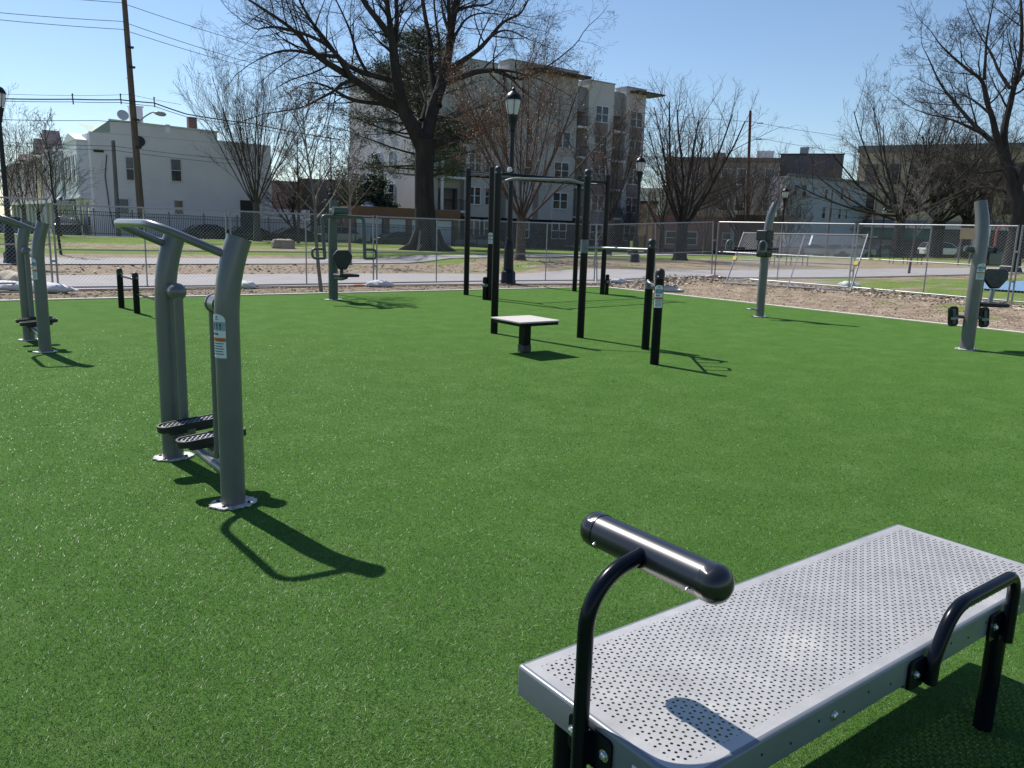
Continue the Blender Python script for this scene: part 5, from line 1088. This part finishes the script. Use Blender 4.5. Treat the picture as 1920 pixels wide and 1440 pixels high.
LM = [([(790, 272), (775, 238), (757, 210), (750, 180), (742, 140), (738, 95), (735, 72), (715, 45), (690, 15), (668, -20)], .50, .13, 0, -1.5, 9),
 ([(742, 130), (738, 92), (742, 60), (745, 30), (741, -20)], .24, .12, 0, 1.2, 6), ([(735, 75), (731, 45), (724, -10), (722, -60)], .22, .10, 0, -1, 6),
 ([(755, 207), (719, 188), (690, 166), (662, 148), (634, 130), (606, 114), (585, 95), (569, 75), (550, 56), (520, 34), (484, 11), (455, -8)], .30, .05, 0, -5, 14),
 ([(662, 148), (648, 128), (634, 107), (610, 75), (597, 58), (584, 41), (572, 20), (561, 0), (552, -25)], .17, .05, -1.8, -3, 10),
 ([(750, 155), (719, 146), (691, 139), (662, 129), (644, 116), (612, 82), (578, 66), (550, 58), (522, 50), (494, 52), (481, 56), (456, 41)], .22, .03, .2, 4.5, 13),
 ([(748, 196), (700, 193), (666, 189), (644, 180), (625, 167), (602, 157), (578, 154), (560, 162)], .17, .03, .2, 3, 9),
 ([(664, 150), (640, 157), (625, 172), (597, 186), (569, 202), (531, 208), (494, 214)], .12, .025, -1.9, -5, 9),
 ([(634, 107), (587, 101), (550, 94), (522, 96), (497, 105), (466, 122)], .12, .025, -2, -4.5, 9),
 ([(690, 140), (668, 100), (658, 60), (640, 20), (620, -20)], .11, .04, 1, 4, 8),
 ([(797, 270), (806, 228), (817, 188), (829, 156), (837, 120), (843, 90), (846, 56), (852, 24), (862, -10), (870, -45)], .46, .14, 0, 2, 8),
 ([(845, 60), (842, 30), (840, -30)], .17, .10, .8, -1, 5),
 ([(845, 128), (871, 112), (899, 92), (918, 71), (939, 45), (952, 36), (974, 28), (985, 12), (994, -10)], .17, .04, 1, -2.5, 10),
 ([(838, 155), (871, 141), (899, 133), (931, 131), (956, 144), (974, 150), (1002, 139), (1040, 116), (1074, 88)], .21, .03, 0, -4, 12),
 ([(931, 131), (965, 134), (990, 142), (1015, 150)], .09, .03, -1.8, -3.6, 6), ([(956, 144), (975, 165), (995, 182), (1010, 195)], .08, .025, -2.2, -4, 5),
 ([(822, 200), (812, 160), (806, 120), (806, 75), (798, 37), (790, -15)], .26, .12, .2, 4, 7), ([(826, 150), (824, 80), (816, 30), (812, -20)], .09, .05, .2, -2.5, 5), ([(842, 60), (830, 30), (826, -20)], .09, .05, 1, 3, 5),
 ([(849, 73), (862, 52), (871, 37), (890, 26), (918, 24), (945, 28)], .10, .03, 1, 4, 8), ([(858, 20), (881, 11), (918, 10), (932, -10)], .10, .04, 1.5, 4, 6), ([(915, 72), (940, 56), (962, 58), (985, 72), (1010, 80)], .07, .02, -1, 1, 6),
 ([(806, 274), (835, 264), (860, 255), (880, 250)], .24, .15, 0, -2.5, 4), ([(790, 225), (800, 190), (790, 165), (770, 140)], .12, .05, 0, 3.5, 6), ([(812, 215), (850, 222), (878, 205)], .08, .03, 0, -3, 5),
 ([(775, 235), (740, 250), (700, 252)], .06, .02, 0, -2.5, 5), ([(765, 215), (720, 225), (680, 222)], .06, .02, 0, 2.5, 5)]
for a in LM: limb(*a)
finish('large_bare_tree', OB, T, BARK, BARK, 'largest bare tree, a massive dark trunk with spreading limbs in the middle of the photo', grp=None)

# ---- needle / leaf crowns ----------------------------------------------------
def leafmat(name, stops, tr=.25):
    m = bpy.data.materials.new(name); m.use_nodes = True; n_ = m.node_tree.nodes; b_ = n_['Principled BSDF']; b_.inputs['Roughness'].default_value = .6; b_.inputs['Specular IOR Level'].default_value = .25
    a = n_.new('ShaderNodeAttribute'); a.attribute_name = 'tint'; r_ = n_.new('ShaderNodeValToRGB'); e = r_.color_ramp.elements
    while len(e) < len(stops): e.new(.5)
    for q, (p_, c_) in zip(e, stops): q.position = p_; q.color = (*c_, 1)
    m.node_tree.links.new(a.outputs['Fac'], r_.inputs[0]); m.node_tree.links.new(r_.outputs[0], b_.inputs['Base Color']); MATS[name] = m; return m
def leaves(parent, name, m_, centres, per, rad, size, seed, flat=.5, elong=2.2):
    g_ = np.random.default_rng(seed); C = np.repeat(np.array([tuple(c) for c in centres]), per, 0); k = len(C)
    C = C + g_.normal(0, 1, (k, 3))*rad*np.array([1, 1, flat]); u = g_.normal(0, 1, (k, 3)); u /= np.linalg.norm(u, axis=1)[:, None]; w_ = np.cross(u, g_.normal(0, 1, (k, 3))); w_ /= np.linalg.norm(w_, axis=1)[:, None]
    s = size*(.5+g_.random(k))[:, None]; V = np.stack([C-u*s*elong*.5, C+w_*s*.5, C+u*s*elong*.5, C-w_*s*.5], 1).reshape(-1, 3)
    me = bpy.data.meshes.new(name); me.vertices.add(4*k); me.vertices.foreach_set('co', V.astype('f').ravel()); me.loops.add(4*k); me.loops.foreach_set('vertex_index', np.arange(4*k, dtype='i')); me.polygons.add(k); me.polygons.foreach_set('loop_start', np.arange(0, 4*k, 4, dtype='i')); me.update()
    at = me.attributes.new('tint', 'FLOAT', 'POINT'); at.data.foreach_set('value', np.repeat(np.clip(np.repeat(g_.random(len(centres)), per)*.6+g_.random(k)*.4, 0, 1), 4).astype('f')); me.materials.append(m_)
    o = bpy.data.objects.new(name, me); COL.objects.link(o); o.parent = parent; return o
NEED = leafmat('pine_needles', [(0, (.040,.052,.034)), (.5, (.075,.092,.055)), (.85, (.13,.14,.078)), (1, (.19,.18,.10))])
# pine: trunk, level boughs, needle tufts along them
PD = 62.; pb = atD(797, 455, PD); rr = random.Random(21); PO = Vector((pb.x, pb.y, zg(pb.x, pb.y)-.1)); T = [MB(), MB(), 0, []]; tufts = []
ptop = atD(752, 62, PD).z-PO.z; T[0].tube([(0, 0, 0), (-.3, 0, ptop*.5), (-.6, 0, ptop)], [.42, .28, .07], 10, cap=False)
for i in range(86):
    f = .34+.66*(i/85); z = ptop*f*.98; az = rr.uniform(0, 6.283); hw_ = (6.6*max(.0, 1-abs(f-.50)*1.0)**.7 if f < .74 else 5.0*(1.08-f)/.34); Lb = hw_*rr.uniform(.7, 1.2)+.3
    d = Vector((math.cos(az), math.sin(az), rr.uniform(-.05, .22))); p = Vector((-.6*f, 0, z)); pts = [p]
    for k in range(5): d = (d+rv(rr)*.12+Vector((0, 0, .05))).normalized(); pts.append(pts[-1]+d*Lb/5)
    T[0].tube(pts, [.09, .075, .06, .045, .03, .015], 5, cap=False)
    for k in range(2, 6):
        for q in range(3):
            s = rv(rr); e = pts[k]+Vector((s.x, s.y, s.z*.35))*rr.uniform(.25, .95); T[1].tube([pts[k-1].lerp(pts[k], .5), e], [.018, .008], 3, cap=False); tufts.append(e)
pine = finish('pine_tree', PO, T, BARK, TWIG, 'dark green pine seen behind the largest bare tree')
leaves(pine, 'needles', NEED, tufts, 34, .34, .045, 4, .55, 6.0)
# evergreen shrub with pale tips, by the garages
GL = leafmat('evergreen_leaves', [(0, (.010,.022,.016)), (.5, (.018,.04,.022)), (.8, (.045,.075,.03)), (1, (.22,.28,.16))]); YL = leafmat('olive_leaves', [(0, (.05,.07,.03)), (.5, (.11,.13,.05)), (1, (.34,.33,.20))])
def shrub(px, py, d, w, h, m_, label, seed, n=90, per=55, size=.09, zb=0., cat='shrub', name='evergreen_shrub'):
    p = atD(px, py, d); t = thing(name, (p.x, p.y, zg(p.x, p.y)-.05), label, cat); rr = random.Random(seed); cs = []; mb = MB()
    for i in range(n):
        a = rr.uniform(0, 6.283); e = rr.random()**.5; zf = rr.random(); r_ = w/2*e*math.sqrt(max(.05, 1-(2*zf-.8)**2*.6)); c = Vector((math.cos(a)*r_, math.sin(a)*r_*.8, zb+(h-zb)*(.06+.9*zf))); cs.append(c); mb.tube([(c.x*.1, c.y*.1, max(.05, c.z*.3)), c*.98], [.03, .008], 3, cap=False)
    mb.tube([(0, 0, 0), (0, 0, h*.6)], [.10, .04], 7, cap=False); mb.build('trunk', BARK, t); leaves(t, 'foliage', m_, cs, per, w*.075, size, seed, .8); return t
shrub(705, 450, 79, 4.0, 6.4, GL, 'dark glossy evergreen shrub above the garage roof', 3, 150, 80, .11)
shrub(655, 450, 78.5, 4.2, 6.9, YL, 'olive and pale-tipped shrub left of the dark evergreen', 8, 110, 50, .10)
shrub(702, 450, 83, 3.0, 9.0, GL, 'slender evergreen rising behind the garages', 9, 70, 40, .09, 3.0)

# ---- bare trees ----------------------------------------------------------------
FINE = dict(kids=[9, 7, 6, 0])
vase('vase-shaped bare tree in front of the white house', 440, 449, 0, 11.9, 31, tr=.27, nl=14, spread=36, trunk_h=.25, pos=(21.2, 60.6), c=dict(kids=[8, 7, 5, 0], ang=[20, 24, 28, 25], wob=[.06, .09, .12, .15], up=[.07, .06, .05, .04]))
vase('crooked dark tree leaning right beside the dark doorway', 0, 0, 0, 6.8, 32, mt=BARK, mtw=BARK, tr=.42, nl=7, spread=62, trunk_h=.22, pos=(26.6, 65.9), lean=(-.3, 0), c=dict(wob=[.25, .25, .2, .2], ang=[50, 45, 40, 30], kids=[7, 6, 5, 0]))
rt_, TR = vase('bushy tree with russet twigs behind the lamp post', 975, 497, 0, 8.3, 33, mt=BARKR, mtw=TWIGR, tr=.22, nl=13, spread=46, trunk_h=.26, c=dict(kids=[8, 6, 4, 0], ang=[22, 26, 30, 25], wob=[.05, .08, .12, .15], buds=1))
RL = leafmat('dry_russet_leaves', [(0, (.14,.075,.045)), (.5, (.27,.145,.075)), (1, (.36,.23,.12))]); rs_ = random.Random(2); ends = [e for e, _ in TR[3] if rs_.random() < .75 and e.z > 3.2]
leaves(rt_, 'dry_leaves', RL, ends, 2, .12, .034, 6, 1, 2)
vase('dark bare tree right of the russet tree', 1141, 486, 0, 8.2, 34, mt=BARK, tr=.17, nl=9, spread=27, trunk_h=.28, c=FINE)
vase('low-forked bare tree with fanned branches in front of the red building', 1274, 492, .1, 8.4, 35, mt=BARK, tr=.36, nl=11, spread=46, trunk_h=.24, c=dict(up=[.10, .07, .05, .04], kids=[9, 6, 4, 0], ang=[32, 36, 38, 30], wob=[.11, .15, .18, .2]))
vase('slim dark tree just left of the low-forked bare tree', 1238, 476, .1, 7.4, 36, mt=BARK, tr=.22, nl=8, spread=30, trunk_h=.30)
vase('thin-stemmed tree right of the low-forked bare tree', 1320, 473, .1, 8.4, 37, mt=BARKG, tr=.16, nl=10, spread=30, trunk_h=.2)
vase('dense rounded bare tree before the dark maroon wall', 1392, 472, .1, 8.8, 38, mt=BARK, tr=.24, nl=13, spread=44, trunk_h=.18, c=dict(kids=[8, 7, 5, 0], ang=[26, 30, 32, 28]), pos=tuple(atD(1392, 440, 78))[:2])
vase('pale twiggy tree in front of the pale blue house corner', 1462, 470, .1, 7.8, 39, mt=BARKP, mtw=BARKG, tr=.14, nl=9, spread=30, trunk_h=.2, pos=tuple(atD(1455, 440, 84))[:2])
vase('spreading bare tree with a fan of straight limbs on the right', 1680, 482, .2, 15.0, 40, mt=BARK, mtw=TWIG, tr=.50, nl=17, spread=80, trunk_h=.27, c=dict(kids=[8, 7, 5, 0], up=[.15, .08, .05, .03], ang=[34, 36, 36, 30], wob=[.11, .14, .18, .2], ratio=[.48, .5, .55, .5]))
tb = G(1893, 512, .2); T = [MB(), MB(), 0, []]; rr = random.Random(41); OB = Vector((tb.x, tb.y, zg(tb.x, tb.y)-.08)); DH = math.hypot(tb.x, tb.y)
T[0].tube([tp(1893, 516), tp(1895, 500), tp(1903, 450), tp(1912, 400), tp(1904, 362), tp(1892, 320), tp(1880, 288)], [.62, .46, .37, .34, .36, .30, .24], 14, cap=False)
EX = dict(kids=[6, 6, 4, 0], up=[.05, .04, .02, 0], ang=[42, 40, 38, 32], wob=[.15, .2, .22, .2])
for a in [([(1880, 290), (1868, 255), (1861, 219), (1850, 193), (1843, 149), (1817, 133), (1784, 105), (1762, 83), (1748, 62)], .19, .02, 0, -2, 12),
 ([(1872, 275), (1845, 252), (1817, 225), (1791, 193), (1762, 158), (1741, 109), (1730, 88)], .15, .02, 0, 2.5, 11), ([(1845, 252), (1810, 235), (1780, 222), (1740, 215), (1705, 200)], .09, .02, .3, 2, 8),
 ([(1890, 312), (1880, 250), (1893, 200), (1902, 160), (1912, 120), (1917, 60), (1914, 0), (1912, -40)], .20, .05, 0, 1.5, 12), ([(1845, 150), (1848, 110), (1849, 80), (1854, 44), (1861, 13), (1865, -20)], .08, .02, -1, -1.5, 8),
 ([(1886, 318), (1855, 322), (1830, 326), (1805, 305), (1780, 300)], .08, .02, 0, -2, 7), ([(1894, 166), (1870, 130), (1860, 100), (1832, 60), (1815, 20)], .09, .02, .6, 2, 8), ([(1905, 360), (1930, 300), (1960, 220), (1985, 120), (2000, 20)], .2, .06, 0, -1, 10),
 ([(1908, 150), (1935, 110), (1960, 60), (1970, 0)], .1, .03, 1, 3, 7), ([(1862, 219), (1830, 190), (1800, 175), (1770, 176)], .07, .02, -.5, 1, 7), ([(1905, 375), (1870, 350), (1835, 352), (1800, 330)], .07, .02, 0, 1.8, 6)]: limb(*a, sub=2.4, extra=EX)
finish('bare_tree', OB, T, BARK, BARK, 'tall dark tree with a thick trunk at the right picture edge', grp='bare trees in the park')
vase('broad-trunked bare tree right of the spreading tree', 1760, 474, .2, 13.2, 42, mt=BARK, mtw=TWIG, tr=.7, nl=10, spread=50, trunk_h=.28, c=dict(kids=[8, 7, 5, 0], ang=[34, 36, 36, 30]), pos=tuple(atD(1757, 440, 92))[:2])
vase('dark trunk with low limbs behind the plywood board', 1812, 474, .2, 12.6, 43, mt=BARK, mtw=TWIG, tr=.6, nl=9, spread=48, trunk_h=.30, c=dict(kids=[8, 7, 5, 0], ang=[34, 36, 36, 30]), pos=tuple(atD(1812, 440, 90))[:2])
vase('tall bare tree beyond the right picture edge', 2030, 500, .2, 14.5, 44, mt=BARK, mtw=TWIG, tr=.40, nl=11, spread=42, trunk_h=.25, c=dict(kids=[8, 7, 5, 0]))
SAP = dict(segs=[4, 3, 3, 3], kids=[6, 4, 3, 0], ang=[35, 35, 35, 30], n=[4, 3, 3, 3], wob=[.08, .14, .2, .2], ratio=[.5, .5, .5, .5])
def sapling(label, x, y, h, seed, tr=.045, spread=36, nl=17, mt=BARKG, mtw=TWIG, lean=(0, 0), low=.35, red=False, c=None):
    rr = random.Random(seed); base = Vector((x, y, zg(x, y)-.03)); T = [MB(), MB(), 0, []]; cfg = dict(taper=[.4, .4, .5, .5], up=[.05, .03, .02, 0], limb=1, **{'from': [.2, .2, .2, 0]}); cfg.update(SAP); cfg.update(c or {}); cfg['buds'] = 1
    ln = Vector((lean[0], lean[1], 0)); st = [ln*(f**1.2)+Vector((rr.uniform(-.04, .04), rr.uniform(-.04, .04), h*f)) for f in (0, .15, .3, .45, .6, .75, .9, 1)]; T[0].tube(st, [tr*(1.15-f) for f in (0, .13, .26, .4, .55, .7, .85, 1.0)], 7, cap=False)
    for k in range(nl):
        f = low+(1-low)*(k/nl); i = min(int(f*7), 6); q = st[i].lerp(st[i+1], f*7-i); az = k*2.4+rr.uniform(-.4, .4); a = R(spread+20*(1-f)); d = Vector((math.sin(a)*math.cos(az), math.sin(a)*math.sin(az), math.cos(a)))
        grow(T, q, d, h*.36*(1.15-f)*rr.uniform(.8, 1.2)+.25, tr*.5*(1.1-f)+.006, 0, cfg, rr)
    t = finish('sapling', base, T, mt, mtw, label, grp='young trees near the fence')
    if red: leaves(t, 'buds', leafmat('red_buds', [(0, (.20,.09,.09)), (1, (.38,.20,.19))]), [e for e, _ in T[3] if rr.random() < .35], 1, .015, .022, seed, 1, 1.4)
    return t
q = G(604, 547); sapling('leaning young tree with reddish buds left of the press machine', q.x, q.y, 4.35, 51, .042, 34, 20, BARKP, BARKG, (-.42, .1), .38, True, dict(kids=[6, 5, 3, 0], rmin=.004))
q = G(655, 497); sapling('slender young tree behind the press machine with pale upswept branches', q.x, q.y, 4.9, 52, .055, 32, 20, BARKP, BARKG, (0, 0), .42)
q = G(1705, 515, .2); sapling('young tree with whitish twigs right of the leaning panel', q.x, q.y, 4.4, 53, .05, 40, 20, BARKG, BARKP, (.15, 0), .35)
sapling('thin bare young tree at the far left of the chain-link fence', *tuple(atD(110, 440, 38))[:2], 5.2, 54, .05, 24, 14, BARK, TWIG, (-.2, 0), .4)
sapling('small bare tree behind the right ladder post', *tuple(atD(1118, 460, 34))[:2], 2.9, 55, .035, 34, 14, BARKP, TWIG)
sapling('spindly tree right of the white house', *tuple(atD(622, 440, 72))[:2], 9.5, 56, .12, 26, 14, BARK, TWIG, (0, 0), .35)
sapling('spindly reddish tree between the white house and the shrubs', *tuple(atD(560, 440, 62))[:2], 7.6, 57, .11, 34, 20, BARKR, TWIGR, (0, 0), .3, False, dict(kids=[7, 5, 3, 0]))
for i, (px, d, h, lab, red) in enumerate(((48, 52, 7.2, 'bare reddish tree in front of the row houses, right of the left lamp post', 1), (75, 58, 6.2, 'second bare tree in front of the row houses', 0), (112, 60, 5.2, 'small bare tree left of the white house bay', 1), (20, 60, 6.6, 'bare tree behind the left lamp post', 0), (-30, 55, 7.0, 'bare tree beyond the left picture edge', 0))):
    vase(lab, 0, 0, 0, h, 60+i, mt=BARKR if red else BARK, mtw=TWIG, tr=.11, nl=7, spread=38, trunk_h=.25, pos=tuple(atD(px, 440, d))[:2], c=dict(kids=[6, 5, 3, 0]), grp='bare trees in front of the row houses')
# more bare trees along the far street
for i, (px, d, h) in enumerate(((1180, 96, 6.5), (1255, 98, 6), (1480, 88, 5), (1850, 96, 9), (1900, 88, 8))):
    vase(['bare tree beside the yellow building', 'bare tree behind the slim dark tree', 'low bare tree at the pale blue house', 'bare tree between the plywood board and the play arch', 'bare tree right of the play arch'][i], 0, 0, 0, h, 80+i, mt=BARK, mtw=TWIG, tr=.14, nl=9, spread=38, trunk_h=.2, pos=tuple(atD(px, 440, d))[:2], c=dict(kids=[7, 6, 4, 0]), grp='bare trees along the far street')
